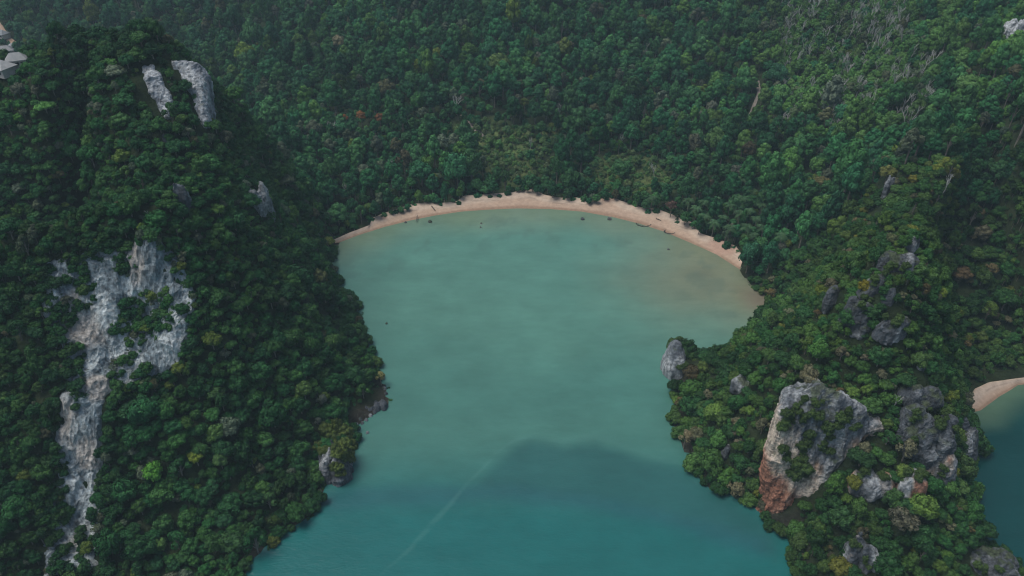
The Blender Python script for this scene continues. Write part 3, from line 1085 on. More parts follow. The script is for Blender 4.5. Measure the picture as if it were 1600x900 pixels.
def bare_tree(seed, levels=3):
    rng = random.Random(seed)
    parts = []

    def grow(p, d, L, r, lev):
        q = p + d * L * 0.5 + np.array([rng.uniform(-.04, .04), rng.uniform(-.04, .04), 0]) * L
        e = p + d * L
        parts.append(tube([p, q, e], [r, r * 0.8, r * 0.6], 4))
        if lev == 0:
            return
        for k in range(rng.randint(3, 4)):
            t = rng.uniform(0.45, 1.0)
            a = rng.uniform(0, 2 * math.pi)
            s = rng.uniform(0.35, 0.75)
            nd = d * 1.0 + s * np.array([math.cos(a), math.sin(a), 0.25])
            nd /= np.linalg.norm(nd)
            grow(p + d * L * t, nd, L * rng.uniform(0.42, 0.62), r * 0.5, lev - 1)
    grow(np.array([0, 0, -0.1]), np.array([rng.uniform(-.06, .06), rng.uniform(-.06, .06), 1.0]), 0.62, 0.024, levels)
    return join(parts)


def palm_parts(seed):
    rng = random.Random(seed)
    bx, by = rng.uniform(-.12, .12), rng.uniform(-.12, .12)
    tr = tube([(0, 0, -0.3), (bx * 0.3, by * 0.3, 0.8), (bx * 0.8, by * 0.8, 1.6), (bx, by, 2.1)], [0.06, 0.045, 0.04, 0.04], 6)
    V, F = [], []
    for k in range(14):
        a = k * 2.399 + rng.uniform(-.2, .2)
        el = rng.uniform(-0.1, 1.1)
        L = rng.uniform(0.85, 1.1)
        d = np.array([math.cos(a), math.sin(a)])
        pts = []
        for s in np.linspace(0, 1, 9):
            r = L * s * math.cos(el * (1 - s * 0.3))
            z = 2.1 + L * (math.sin(el) * s * 1.0 - 0.75 * s * s)
            pts.append(np.array([bx + d[0] * r, by + d[1] * r, z]))
        side = np.array([-d[1], d[0], 0])
        for i in range(1, 9):
            p = pts[i]
            wdt = 0.20 * math.sin(math.pi * min(1, (i / 8.5) ** 0.7)) + 0.05
            fw = (pts[i] - pts[i - 1])
            fw /= np.linalg.norm(fw)
            for sg in (-1, 1):
                for j in (0, 0.5):
                    b0 = pts[i - 1] * (1 - j) + p * j
                    tip = b0 + side * sg * wdt + fw * 0.12 - np.array([0, 0, 0.07])
                    n = len(V)
                    V += [b0 - fw * 0.018, b0 + fw * 0.02, tip + fw * 0.008, tip - fw * 0.008]
                    F.append([n, n + 1, n + 2, n + 3])
    return tr, (np.array(V), np.array(F))


SHAPES = ['round'] * 5 + ['oval'] * 2 + ['flat'] * 2 + ['sparse'] * 2 + ['bush'] * 2
PROTO = []
lib = bpy.data.collections.new('tree_shapes')
for i, sname in enumerate(SHAPES):
    crown, core, trunk = make_tree(100 + i, sname)
    cm = crown_mesh('crown', crown, core)
    tm = np_mesh('trunk', trunk[0], trunk[1], BARK)
    bm = bmesh.new()
    bm.from_mesh(tm)
    for f in bm.faces:
        f.material_index = 1
    bm.from_mesh(cm)
    wm = bpy.data.meshes.new('whole_tree')
    bm.to_mesh(wm)
    bm.free()
    nt_ = len(tm.polygons)
    mi = np.zeros(len(wm.polygons), np.int32)
    mi[:nt_] = 1
    wm.materials.append(LEAF)
    wm.materials.append(BARK)
    wm.polygons.foreach_set('material_index', mi)
    lib.objects.link(bpy.data.objects.new('tree_shape_%02d' % i, wm))
    PROTO.append((cm, tm))

# ------------------------------------------------------------------ where the trees stand
cellA = 2.5 * 2.5
ny_, nx_ = len(FY), len(FX)
gx_, gy_ = np.gradient(FZ, 2.5)
steep = np.sqrt(1 + np.minimum(gx_ ** 2 + gy_ ** 2, 9))
LX, LY = np.meshgrid(FX, FY, indexing='ij')
sx_lim = (np.abs(LX) < 0.66 * (LY * cP + (H - 30) * sP) + 35) & (LY < 775) & (LY > 85)
dens = np.where((FZ > -0.45) & sx_lim, steep, 0)
kk = karst(LX, LY)
dens = dens * (0.30 + 0.70 * kk)
dens = np.where((seg_dist(LX, LY, coast, True)[0] < 4.5) & (kk > 0.5), dens * 2.2, dens)
pr = (dens / dens.sum()).ravel()
NC = 170000
ids = RNG.choice(pr.size, NC, p=pr)
tx = LX.ravel()[ids] + RNG.uniform(-1.25, 1.25, NC)
ty = LY.ravel()[ids] + RNG.uniform(-1.25, 1.25, NC)
tz = hz(tx, ty)
kt = karst(tx, ty)
dsh, ish = seg_dist(tx, ty, coast, True)
ok = tz > np.where(kt > 0.5, -0.2, 0.55)
for P in (BEACH, COVE):
    dd, _ = seg_dist(tx, ty, P, True)
    ok &= np.where(in_poly(tx, ty, P), -dd, dd) > (0.6 if P is COVE else 0) + (0 if P is COVE else 1) * (-2.2 - 3.0 * smooth(0.45, 0.7, n2(tx, ty, 1 / 9.0, 2, 55)))
ok &= (seg_dist(tx, ty, W(cove_px[1:]))[0] > 5.0) & ~((seg_dist(tx, ty, W(cove_px))[0] < 9) & (tz < 0.8))
ok &= (seg_dist(tx, ty, beach_wet_w[:5])[0] > 4.2) & (seg_dist(tx, ty, beach_wet_w[-5:])[0] > 4.2)
nbare = n2(tx, ty, 1 / 3.0, 2, 51)
for P in BARE:
    dd, _ = seg_dist(tx, ty, P, True)
    ok &= np.where(in_poly(tx, ty, P), -dd, dd) > 0.45 + (nbare - 0.5) * 2.2
ok &= seg_dist(tx, ty, CHASM)[0] > 4.5
for (u, v, r) in [(560, 658, 4.5), (590, 634, 5.0), (575, 648, 4.0), (600, 612, 2.5)]:
    q = at_z(u, v, 0)
    ok &= np.hypot(tx - q[0], ty - q[1]) > r
for (x, y, r) in ROCKS:
    ok &= np.hypot(tx - x, ty - y) > r
clr = np.zeros(NC, bool)
for P in CLEAR:
    clr |= in_poly(tx, ty, P) & (RNG.random(NC) < 0.93)
# pale leafless wood on the upper right hillside
tu, tv, tf = project(np.stack([tx, ty, tz], 1))
scrub_w = [tuple(cast(u, v)[:2]) for u, v in [(1215, -60), (1225, 110), (1235, 190), (1300, 180), (1400, 190), (1445, 160), (1440, 90), (1420, 30), (1400, -60)]]
dsc, _ = seg_dist(tx, ty, scrub_w, True)
scrub = np.where(in_poly(tx, ty, scrub_w), dsc, -dsc) > 26 * (n2(tx, ty, 1 / 30.0, 3, 59) - 0.5)
dmid = n2(tx, ty, 1 / 35.0, 3, 53)
rr = np.where(kt > 0.5, 1.5 + 2.3 * RNG.random(NC) ** 1.7 + np.where(RNG.random(NC) < 0.05, 1.0, 0), 2.5 + 3.3 * RNG.random(NC) ** 1.5 + np.where(RNG.random(NC) < 0.06, 2.0, 0))
low = (tz < 35) & (kt > 0.5)
rr = np.where(low, rr * 1.22, rr)
small = np.arange(NC) > NC * 0.42
rr = np.where(small, rr * RNG.uniform(0.38, 0.62, NC), rr)
rr = np.where(clr, 0.8 + 1.9 * RNG.random(NC) ** 2, rr)
rr = np.where(in_poly(tx, ty, REG), RNG.uniform(1.0, 2.1, NC), rr)
rr = np.where(scrub, RNG.uniform(1.6, 3.0, NC), rr)
edge_m = np.zeros(NC, bool)
dbd, _ = seg_dist(tx, ty, beach_dry_w)
rr = np.where(dbd < 6, np.minimum(rr, RNG.uniform(2.0, 3.6, NC)), rr)
# paths and yard keep the trees off
PATHS = {'trail': ([(1184, 128), (1186, 145), (1178, 165), (1168, 190)], 2.0), 'road': ([(-40, -5), (-5, 35), (12, 60), (22, 68), (34, 75), (30, 90)], 2.5)}
PW = {}
for k_, (pp, wd) in PATHS.items():
    PW[k_] = [tuple(cast(u, v)[:2]) for u, v in pp]
    dd, _ = seg_dist(tx, ty, PW[k_])
    ok &= dd > wd + 1.0
YARD = [tuple(cast(u, v)[:2]) for u, v in [(-60, 40), (0, 45), (28, 70), (34, 100), (10, 130), (-60, 140)]]
yard = in_poly(tx, ty, YARD)
HOUSES = [(6, 84), (21, 98), (4, 58), (22, 80), (5, 116), (30, 105)]
for (u, v) in HOUSES:
    q = cast(u, v)
    ok &= np.hypot(tx - q[0], ty - q[1]) > 7.5
rr = np.where(yard, np.minimum(rr, RNG.uniform(0.8, 1.8, NC)), rr)
reg_in = in_poly(tx, ty, REG)
cellh = {}
sel = []
order = np.nonzero(ok)[0]
pack = np.where(in_poly(tx, ty, REG), 0.46, np.where(small, 0.50, np.where(kt > 0.5, 0.70, 0.77)))
TXL, TYL, TZL, RL, PK = tx.tolist(), ty.tolist(), tz.tolist(), rr.tolist(), pack.tolist()
CS = 5.0
for i in order.tolist():
    x, y, z, r = TXL[i], TYL[i], TZL[i], RL[i]
    ci, cj, ck = int(x // CS), int(y // CS), int(z // CS)
    good = True
    for a in (-1, 0, 1):
        for b in (-1, 0, 1):
            for e in (-1, 0, 1):
                for (x2, y2, z2, r2) in cellh.get((ci + a, cj + b, ck + e), ()):
                    m_ = PK[i] * (r + r2)
                    if (x - x2) ** 2 + (y - y2) ** 2 + (z - z2) ** 2 < m_ * m_:
                        good = False
                        break
                if not good:
                    break
            if not good:
                break
        if not good:
            break
    if good:
        cellh.setdefault((ci, cj, ck), []).append((x, y, z, r))
        sel.append(i)
sel = np.array(sel)
print('trees', len(sel))


def tone_for(i, k, rnd, d):
    """leaf colour of one tree and the word for it"""
    if rnd < 0.018:
        return (0.100, 0.150, 0.034), 'yellow-green'
    if rnd < 0.07:
        return (0.062, 0.135, 0.036), 'bright green'
    if rnd < 0.078:
        return (0.088, 0.090, 0.052), 'brownish'
    if rnd < 0.125:
        return (0.088, 0.112, 0.080), 'grey-green'
    if k > 0.5:
        return ((0.019, 0.076, 0.027), 'dark green') if rnd < 0.60 else ((0.037, 0.102, 0.031), 'olive green')
    return ((0.024, 0.104, 0.047), 'dark green') if rnd < 0.60 else ((0.045, 0.138, 0.053), 'mid-green')


sdist = np.where(in_poly(tx, ty, scrub_w), 0, dsc)
trees = []
for i in sel.tolist():
    rnd = random.random()
    d = dmid[i]
    bright = 0.72 + 0.55 * random.random() + (d - 0.5) * 1.1
    tn, word = tone_for(i, kt[i], rnd, d)
    if scrub[i] and random.random() < 0.5:
        tn, word = random.choice([(0.100, 0.140, 0.080), (0.085, 0.165, 0.055)]), 'grey-green'
    if kt[i] <= 0.5 and sdist[i] < 70 and random.random() < 0.65 * (1 - sdist[i] / 70):
        tn, word = (0.078, 0.172, 0.050), 'bright green'
    if clr[i]:
        tn = random.choice([(0.085, 0.165, 0.060), (0.105, 0.155, 0.070), (0.065, 0.14, 0.055)])
    if kt[i] > 0.5 and TXL[i] > 50:
        tn = (tn[0] * 1.3, tn[1] * 1.0, tn[2] * 0.9)
    tn = tuple(v * bright * random.uniform(0.9, 1.1) for v in tn)
    if clr[i] or small[i]:
        pi = random.choice([11, 12, 0, 3, 11, 12])
    elif kt[i] > 0.5:
        pi = random.choice([0, 1, 2, 3, 4, 0, 1, 2, 3, 4, 7, 8, 9, 11])
    else:
        pi = random.choice([0, 1, 2, 3, 4, 5, 6, 5, 6, 5, 6, 9])
    if word in ('grey-green', 'brownish') and random.random() < 0.5:
        pi = random.choice([9, 10])
    sink = 0.05 * RL[i] if reg_in[i] else 0.75 * RL[i] if (dsh[i] < 5 and kt[i] > 0.5) else (0.55 if kt[i] > 0.5 else 0.15) * RL[i]
    trees.append(dict(p=(TXL[i], TYL[i], TZL[i] - sink), r=RL[i], s=(RL[i] * random.uniform(.8, 1.25), RL[i] * random.uniform(.8, 1.25), RL[i] * random.uniform(.8, 1.3) * (1 if kt[i] > 0.5 else 1.2)),
                      rot=random.uniform(0, 6.28), pi=pi, tint=tn, word=word, special=None, k=kt[i]))

# single trees that catch the eye
special = [(240, 741, 3.4, 0, (0.090, 0.250, 0.040), 'brightest fresh green tree on the lower left slope'),
           (308, 720, 2.4, 7, (0.16, 0.21, 0.035), 'yellow-green tree right of the brightest green tree, left slope'),
           (345, 722, 2.6, 1, (0.065, 0.13, 0.045), 'round green tree beside the yellow-green one, left slope'),
           (220, 795, 2.6, 3, (0.050, 0.115, 0.032), 'rounded green tree below the brightest tree on the left slope'),
           (1175, 532, 2.6, 0, (0.065, 0.16, 0.04), 'fresh green round tree above the back of the right headland'),
           (1349, 453, 2.3, 2, (0.16, 0.14, 0.02), 'golden yellow tree beside the dark rock rib of the right ridge'),
           (475, 612, 3.2, 1, (0.075, 0.135, 0.04), 'large light green tree on the left slope inland of the rocky point'),
           (530, 75, 5.2, 9, (0.20, 0.18, 0.12), 'pale straw-coloured tree high in the valley forest'),
           (538, 192, 3.2, 10, (0.24, 0.09, 0.04), 'small rust-orange tree, leftmost of three in the valley'),
           (565, 188, 3.6, 9, (0.22, 0.10, 0.045), 'rust-orange tree in the middle of three in the valley'),
           (594, 190, 3.2, 10, (0.18, 0.08, 0.04), 'rust-brown tree, rightmost of three in the valley'),
           (1048, 330, 3.6, 10, (0.10, 0.06, 0.055), 'purplish brown bush on the edge of the right part of the beach'),
           (1063, 330, 3.0, 11, (0.045, 0.085, 0.04), 'dark round bush next to the purplish bush by the beach'),
           (1525, 402, 3.2, 1, (0.075, 0.14, 0.035), 'rounded light green tree on the slope over the cove'),
           (1283, 292, 4.0, 8, (0.12, 0.11, 0.05), 'tall thin brownish tree with bare stem behind the palms'),
           (1386, 275, 3.4, 0, (0.14, 0.15, 0.05), 'pale olive tree on the knoll above the palms'),
           (780, 105, 7.0, 0, (0.085, 0.14, 0.045), 'large pale green crown standing out of the valley forest'),
           (500, 440, 4.0, 2, (0.085, 0.10, 0.045), 'rounded olive tree leaning over the left shore below the beach end'),
           (1070, 690, 3.0, 9, (0.20, 0.17, 0.11), 'pale flowering-looking tree over the shaded right shore'),
           (595, 594, 2.4, 9, (0.20, 0.19, 0.08), 'pale yellowish tree above the boulders of the left point')]
for (u, v, r, pi, tn, lab) in special:
    p = cast(u, v, r * 1.2)
    trees = [t for t in trees if math.dist(t['p'][:2], p[:2]) > r * 0.9 and math.dist(t['p'][:2], p[:2] - 0.011 * r * p[:2]) > r * 0.9]
    trees.append(dict(p=(p[0], p[1], p[2] + 0.25 * r), r=r * 1.05, s=(r, r, r), rot=u * 0.7, pi=pi, tint=tn, word='', special=lab, k=1))

# shrubs rooted on the rocks: drop a ray through the rock meshes
bpy.context.view_layer.update()
dg = bpy.context.evaluated_depsgraph_get()
for (u, v, rs) in SHRUB_SPOTS:
    for kx in range(3 if u > 600 else 6):
        uu, vv = u + random.uniform(-7, 7), v + random.uniform(-5, 5)
        d = Vector(ray(uu, vv)).normalized()
        hit, loc, nor, _, ob, _ = S.ray_cast(dg, Vector((0, 0, H)), d)
        if hit and (ob.name.startswith('limestone') or ob.name.startswith('sea_stack') or (ob.name == 'ground' and u < 600)):
            b = random.uniform(0.8, 1.3)
            r = rs * random.uniform(1.0, 1.5)
            trees.append(dict(p=(loc.x, loc.y, loc.z - 0.5 * r), r=r * 0.9, s=(r * random.uniform(.6, .95),) * 2 + (r * random.uniform(.7, 1.1),), rot=random.uniform(0, 6), pi=random.choice([11, 12, 0, 2]),
                              tint=(0.050 * b, 0.085 * b, 0.028 * b) if u > 600 else (0.080 * b, 0.110 * b, 0.032 * b), word='shrub', special=None, k=1))

# the trees that show largest stand as single things
TP = np.array([t['p'] for t in trees])
TR = np.array([t['r'] for t in trees])
top = TP + np.stack([0 * TR, 0 * TR, TR * 1.9], 1)
uu, vv, ff = project(top)
vis = (uu > 5) & (uu < 1595) & (vv > 8) & (vv < 892)
tt = np.linspace(0.35, 0.97, 60)
eye = np.array([0, 0, H])
for s in tt:
    q = eye + (top - eye) * s
    vis &= q[:, 2] > hz(q[:, 0], q[:, 1]) + 1.0
big_r = np.where(vis, TR / np.linalg.norm(top - eye, axis=1), 0)
for i, t in enumerate(trees):
    if t['special']:
        big_r[i] = 9
    if t['word'] == 'shrub':
        big_r[i] = 0
single = set(np.argsort(-big_r)[:300].tolist())


LANDMARKS = [(210, 480, 'the tall pale cliff'), (120, 760, "the pale cliff's lower streak"), (240, 741, 'the brightest green tree'), (526, 722, 'the shrubby rock islet'),
             (592, 630, 'the rocky left point'), (250, 146, 'the white summit slab'), (312, 150, 'the grey summit cliff'), (405, 326, 'the blue-grey rock pillar'), (120, 340, 'the left ridge crest'),
             (475, 612, 'the large light green tree'), (470, 425, "the beach's left end"), (640, 318, 'the left part of the beach'), (810, 290, 'the middle of the beach'),
             (960, 300, 'the red earth slump'), (1060, 330, 'the purplish bush'), (1150, 320, 'the palm grove'), (1160, 420, "the beach's right end"), (1053, 548, 'the sea stack'),
             (1162, 600, 'the blue-grey rock patch'), (1134, 708, 'the slim rock slab'), (1280, 690, 'the rust-footed rock'), (1445, 668, 'the dark rock dome'), (1366, 752, 'the rust rock shelf'),
             (1346, 868, 'the grey rock fin'), (1545, 888, 'the corner rock'), (1400, 420, 'the jagged ridge crest'), (1340, 494, 'the blue-grey ridge slab'), (1392, 506, 'the jagged rock cluster'),
             (1560, 610, 'the right-hand cove'), (1500, 450, 'the dark gully'), (1330, 100, 'the bare wood'), (1180, 155, 'the pale footpath'), (780, 240, 'the scrubby clearing'),
             (780, 105, 'the large pale crown'), (565, 188, 'the three rust-orange trees'), (530, 75, 'the straw-coloured tree'), (1000, 60, 'the lone bare tree'), (1386, 300, 'the sliver of pale rock'), (1525, 402, 'the light green tree over the cove')]


def place_words(u, v):
    a = min(LANDMARKS, key=lambda q: (q[0] - u) ** 2 + (q[1] - v) ** 2)
    dx, dy = u - a[0], v - a[1]
    dist = math.hypot(dx, dy)
    if abs(dx) > 2.2 * abs(dy):
        rel = 'right of' if dx > 0 else 'left of'
    elif abs(dy) > 2.2 * abs(dx):
        rel = 'below' if dy > 0 else 'above'
    else:
        rel = ('lower ' if dy > 0 else 'upper ') + ('right of' if dx > 0 else 'left of')
    return ('just ' if dist < 45 else 'well ' if dist > 110 else '') + rel + ' ' + a[2]


def single_tree(t):
    nm = 'shrub' if t['word'] == 'shrub' else 'broadleaf_tree'
    e = bpy.data.objects.new(nm, None)
    COL.objects.link(e)
    e.location, e.rotation_euler, e.scale = t['p'], (0, 0, t['rot']), t['s']
    e.empty_display_size = 0.2
    cm, tm = PROTO[t['pi']]
    cr = add_obj('crown', cm, e)
    cr['tint'] = [*t['tint'], 1.0]
    add_obj('trunk', tm, e)
    if t['special']:
        tag(e, t['special'], 'tree')
        if 'bush' in t['special']:
            e['category'] = 'bush'
    else:
        q = np.array(t['p']) + np.array([0, 0, 1.4 * t['r']])
        u, v, _ = project(q)
        form = {'round': 'round-crowned', 'oval': 'tall oval', 'flat': 'flat-topped', 'sparse': 'thin-leaved', 'bush': 'low bushy'}[SHAPES[t['pi']]]
        size = 'small ' if t['r'] * FPX / 300 < 11 else 'large ' if t['r'] > (4.2 if t['k'] > 0.5 else 6.0) else ''
        lab = '%s%s %s tree %s' % (size, t['word'], form, place_words(u, v))
        tag(e, lab, 'tree', lab.replace(' tree ', ' trees '))


for i in sorted(single):
    single_tree(trees[i])
rest = [t for i, t in enumerate(trees) if i not in single]

# all other trees: one wood that reads as a mass
me = bpy.data.meshes.new('forest')
me.vertices.add(len(rest))
me.vertices.foreach_set('co', np.array([t['p'] for t in rest], np.float32).ravel())
for nm, ty_, key in (('rot', 'FLOAT_VECTOR', None), ('scl', 'FLOAT_VECTOR', 's')):
    a = me.attributes.new(nm, ty_, 'POINT')
    vals = np.array([(0, 0, t['rot']) if key is None else t[key] for t in rest], np.float32)
    a.data.foreach_set('vector', vals.ravel())
a = me.attributes.new('shape', 'INT', 'POINT')
a.data.foreach_set('value', np.array([t['pi'] for t in rest], np.int32))
a = me.attributes.new('tint', 'FLOAT_COLOR', 'POINT')
a.data.foreach_set('color', np.array([(*t['tint'], 1) for t in rest], np.float32).ravel())
me.update()
forest = add_obj('forest', me)
tag(forest, 'dense green tropical forest covering hillsides and headlands', 'forest', kind='stuff')
ng = bpy.data.node_groups.new('forest', 'GeometryNodeTree')
ng.interface.new_socket('Geometry', in_out='INPUT', socket_type='NodeSocketGeometry')
ng.interface.new_socket('Geometry', in_out='OUTPUT', socket_type='NodeSocketGeometry')
N = ng.nodes.new
gi, go = N('NodeGroupInput'), N('NodeGroupOutput')
iop = N('GeometryNodeInstanceOnPoints')
ci = N('GeometryNodeCollectionInfo')
ci.inputs['Collection'].default_value = lib
ci.inputs['Separate Children'].default_value = True
ci.inputs['Reset Children'].default_value = True


def named(nm, ty_):
    n = N('GeometryNodeInputNamedAttribute')
    n.data_type = ty_
    n.inputs['Name'].default_value = nm
    return n.outputs[0]


L = ng.links.new
L(gi.outputs[0], iop.inputs['Points'])
L(ci.outputs[0], iop.inputs['Instance'])
iop.inputs['Pick Instance'].default_value = True
L(named('shape', 'INT'), iop.inputs['Instance Index'])
e2r = N('FunctionNodeEulerToRotation')
L(named('rot', 'FLOAT_VECTOR'), e2r.inputs[0])
L(e2r.outputs[0], iop.inputs['Rotation'])
L(named('scl', 'FLOAT_VECTOR'), iop.inputs['Scale'])
L(iop.outputs[0], go.inputs[0])
md = forest.modifiers.new('scatter', 'NODES')
md.node_group = ng

# ------------------------------------------------------------------ leafless trees
BARE_M = [np_mesh('bare_tree', *bare_tree(300 + i), PALE) for i in range(5)]


def bare_at(u, v, h, lab, grp=None, tilt=0.0, mesh=None):
    p = cast(u, v)
    o = add_obj('bare_tree', BARE_M[random.randrange(5) if mesh is None else mesh])
    o.location = (p[0], p[1], p[2] - 0.3)
    o.scale = (h * random.uniform(.8, 1.1), h * random.uniform(.8, 1.1), h)
    o.rotation_euler = (0, tilt, 0)
    if not tilt:
        o.rotation_euler = (random.uniform(-.08, .08), random.uniform(-.08, .08), random.uniform(0, 6.28))
    tag(o, lab, 'tree', grp)
    return o


cnt = 0
scr_px = [(1212, 0), (1216, 60), (1226, 130), (1240, 200), (1300, 205), (1350, 190), (1420, 205), (1465, 170), (1452, 110), (1430, 60), (1415, 0)]
while cnt < 290:
    u, v = random.uniform(1190, 1480), random.uniform(2, 225)
    dpx, _ = seg_dist(np.array([u]), np.array([v]), scr_px, True)
    ins = in_poly(np.array([u]), np.array([v]), scr_px)[0]
    nv_ = vnoise(np.array([[u / 26, v / 20, 1.0]]), 3)[0]
    if (dpx[0] if ins else -dpx[0]) > (nv_ - 0.42) * 60 - 4 and nv_ < 0.8:
        if v < 50:
            pl = 'uppermost part'
        elif v > 165:
            pl = 'lower edge'
        elif u < 1270:
            pl = 'left part'
        elif u > 1390:
            pl = 'right part'
        else:
            pl = 'middle'
        bare_at(u, v, random.uniform(7, 14), 'slender pale leafless tree, %s of the bare wood on the upper right hillside' % pl, 'leafless trees, %s of the bare wood' % pl)
        cnt += 1
for (u, v, h, lab) in [(1022, 285, 13, 'white leafless tree in the clearing behind the right half of the beach'), (714, 180, 15, 'pale bare tree standing above the clearing, upper left of it'),
                       (875, 190, 13, 'bare grey tree at the upper edge of the grassy clearing'), (540, 305, 9, 'small bare tree in the dark forest left of the beach'),
                       (612, 275, 11, 'leaning bare tree behind the left part of the beach'), (1230, 290, 11, 'tangled bare tree above the palms'),
                       (520, 215, 13, 'thin bare tree beside the rust-orange trees'), (1468, 312, 10, 'bare leaning tree on the right hill above the ridge'),
                       (830, 235, 10, 'bare tree in the middle of the grassy clearing'), (1006, 95, 12, 'isolated bare tree in the upper middle of the forest'), (1395, 640, 7, 'small white dead tree between the two great right rocks'),
                       (33, 520, 4, 'tiny white dead tree in the thicket left of the pale cliff'), (237, 350, 5, 'small dead tree on the crest of the left ridge'), (970, 235, 12, 'bare tree above the palms at the clearing edge')]:
    bare_at(u, v, h, lab)

# ------------------------------------------------------------------ palms
PALM_M = []
for i in range(4):
    t_, f_ = palm_parts(400 + i)
    PALM_M.append((np_mesh('trunk', t_[0], t_[1], BARK), np_mesh('fronds', f_[0], f_[1], LEAF)))
palm_spots = [(1088, 330), (1100, 318), (1112, 332), (1120, 310), (1130, 340), (1140, 322), (1148, 300), (1155, 338), (1160, 315), (1170, 330), (1175, 300), (1182, 345),
              (1190, 322), (1198, 338), (1150, 355), (1165, 360), (1178, 368), (1192, 360), (1205, 350), (1145, 280), (1160, 285), (1210, 325), (1232, 318), (1160, 270),
              (1075, 318), (1030, 305), (1018, 312), (905, 275), (709, 268), (1208, 300), (1222, 372), (1140, 362), (1100, 345), (1115, 352), (1185, 385), (1150, 315)]
for j, (u, v) in enumerate(palm_spots):
    p = cast(u, v, 8.0)
    e = bpy.data.objects.new('palm_tree', None)
    COL.objects.link(e)
    h = random.uniform(3.6, 4.8)
    e.location, e.rotation_euler, e.scale = p, (0, 0, random.uniform(0, 6.28)), (h * 0.95, h * 0.95, h)
    tm, fm = PALM_M[j % 4]
    f = add_obj('fronds', fm, e)
    b = random.uniform(0.85, 1.25)
    f['tint'] = [0.052 * b, 0.108 * b, 0.052 * b, 1]
    add_obj('trunk', tm, e)
    if (u, v) == (905, 275):
        tag(e, 'single palm in the clearing behind the middle of the beach', 'palm')
    elif (u, v) == (709, 268):
        tag(e, 'single palm in the forest behind the left part of the beach', 'palm')
    else:
        tag(e, 'palm with spreading fronds in the grove behind the right end of the beach', 'palm', 'palms of the grove behind the beach')

# ------------------------------------------------------------------ driftwood, path, road, houses
WOOD = plain_material('driftwood', (0.05, 0.04, 0.03), (0.13, 0.10, 0.08))


def log(u, v, du, dv, rad, lab):
    a, b = at_z(u, v, 1.0), at_z(u + du, v + dv, 1.0)
    a[2] = b[2] = 1.1
    m_ = (a + b) / 2
    m_[2] += 0.08
    parts = [tube([a - m_, (0.08, 0.05, 0.06), b - m_], [rad, rad * 0.9, rad * 0.6], 7)]
    parts.append(tube([(a - m_) * 0.3, (a - m_) * 0.3 + np.array([0.5, -0.3, 0.6])], [rad * 0.4, rad * 0.15], 4))
    parts.append(tube([(a - m_), (a - m_) * 1.08 + np.array([0.3, 0.2, 0.5])], [rad * 0.6, rad * 0.2], 4))
    o = add_obj('driftwood_log', np_mesh('driftwood_log', *join(parts), WOOD))
    o.location = m_
    tag(o, lab, 'log')


log(672, 321, 8, 8, 0.45, 'dark log lying on the left part of the sand')
log(640, 322, -18, 4, 0.3, 'long bleached log along the tree line at the left of the beach')
log(575, 334, 20, -1, 0.3, 'trunk on the sand edge near the left end of the beach')
log(748, 305, 12, 2, 0.3, 'drift log at the back of the sand left of centre')
log(1025, 342, 8, 3, 0.28, 'small drift log on the right part of the sand')
log(652, 338, -2, 8, 0.25, 'short stick at the waterline below the dark log')


def ring(u, v, r0, arc0, arc1, lab, seed):
    """low curved line of dark stones in the shallows"""
    rng = random.Random(seed)
    c0 = at_z(u, v, 0)
    e = bpy.data.objects.new('stone_fish_trap', None)
    COL.objects.link(e)
    e.location = (c0[0], c0[1], 0)
    st = STONE
    n = int(r0 * abs(arc1 - arc0) / 0.55)
    for k_ in range(n):
        a = arc0 + (arc1 - arc0) * k_ / n
        o = add_obj('stone', st[rng.randrange(3)], e)
        o.location = (r0 * 1.25 * math.cos(a) + rng.uniform(-.15, .15), r0 * math.sin(a) + rng.uniform(-.15, .15), 0.05)
        s = rng.uniform(0.3, 0.5)
        o.scale = (s, s, s * 0.8)
        o.rotation_euler = (0, 0, rng.uniform(0, 6))
    tag(e, lab, 'stones')


STONE = []
for i in range(3):
    v_, f_ = ico()
    n_ = fbm(v_ * 1.6 + i * 7, 2, i) - 0.5
    vv_ = v_ * (1 + 0.7 * n_[:, None])
    STONE.append(np_mesh('stone', vv_, f_, ROCK, False, np.tile((0.06, 0.058, 0.055), (len(v_), 1))))
ring(1006, 349, 3.2, math.pi, 2 * math.pi + 0.3, 'open curve of dark stones at the waterline, left of two', 1)
ring(1047, 362, 2.3, math.pi * 0.7, 2 * math.pi + 0.6, 'almost closed ring of dark stones at the waterline, right of two', 2)

DIRT = plain_material('dirt_track', (0.20, 0.13, 0.09), (0.36, 0.27, 0.20), 0.4, 0.95)
TRAIL = plain_material('pale_trail', (0.14, 0.125, 0.11), (0.24, 0.21, 0.18), 0.4, 0.95)


def strip(name, pts, width, mat, lift=0.35):
    p = resample(pts, 60)
    d = np.gradient(p, axis=0)
    d /= np.linalg.norm(d, axis=1, keepdims=True)
    sd_ = np.stack([-d[:, 1], d[:, 0]], 1)
    V = []
    wob = 1 + 0.4 * (n2(p[:, 0], p[:, 1], 0.3, 2, 61) - 0.5)
    for k_, s in enumerate((-1.15, -0.5, 0.5, 1.15)):
        q_ = p + sd_ * (s * width / 2 * wob)[:, None]
        V.append(np.stack([q_[:, 0], q_[:, 1], hz(q_[:, 0], q_[:, 1]) + (lift if abs(s) < 1 else -0.3)], 1))
    V = np.stack(V, 1)
    o = add_obj(name, np_mesh(name, V.reshape(-1, 3), grid_faces(60, 4), mat, True))
    tag(o, kind='structure')


strip('footpath', PW['trail'], 2.4, TRAIL)
strip('dirt_road', PW['road'], 5.0, DIRT)
strip('landslip_path', [tuple(cast(u, v)[:2]) for u, v in [(722, 180), (735, 192), (745, 205), (760, 215)]], 3.5, TRAIL, 0.25)

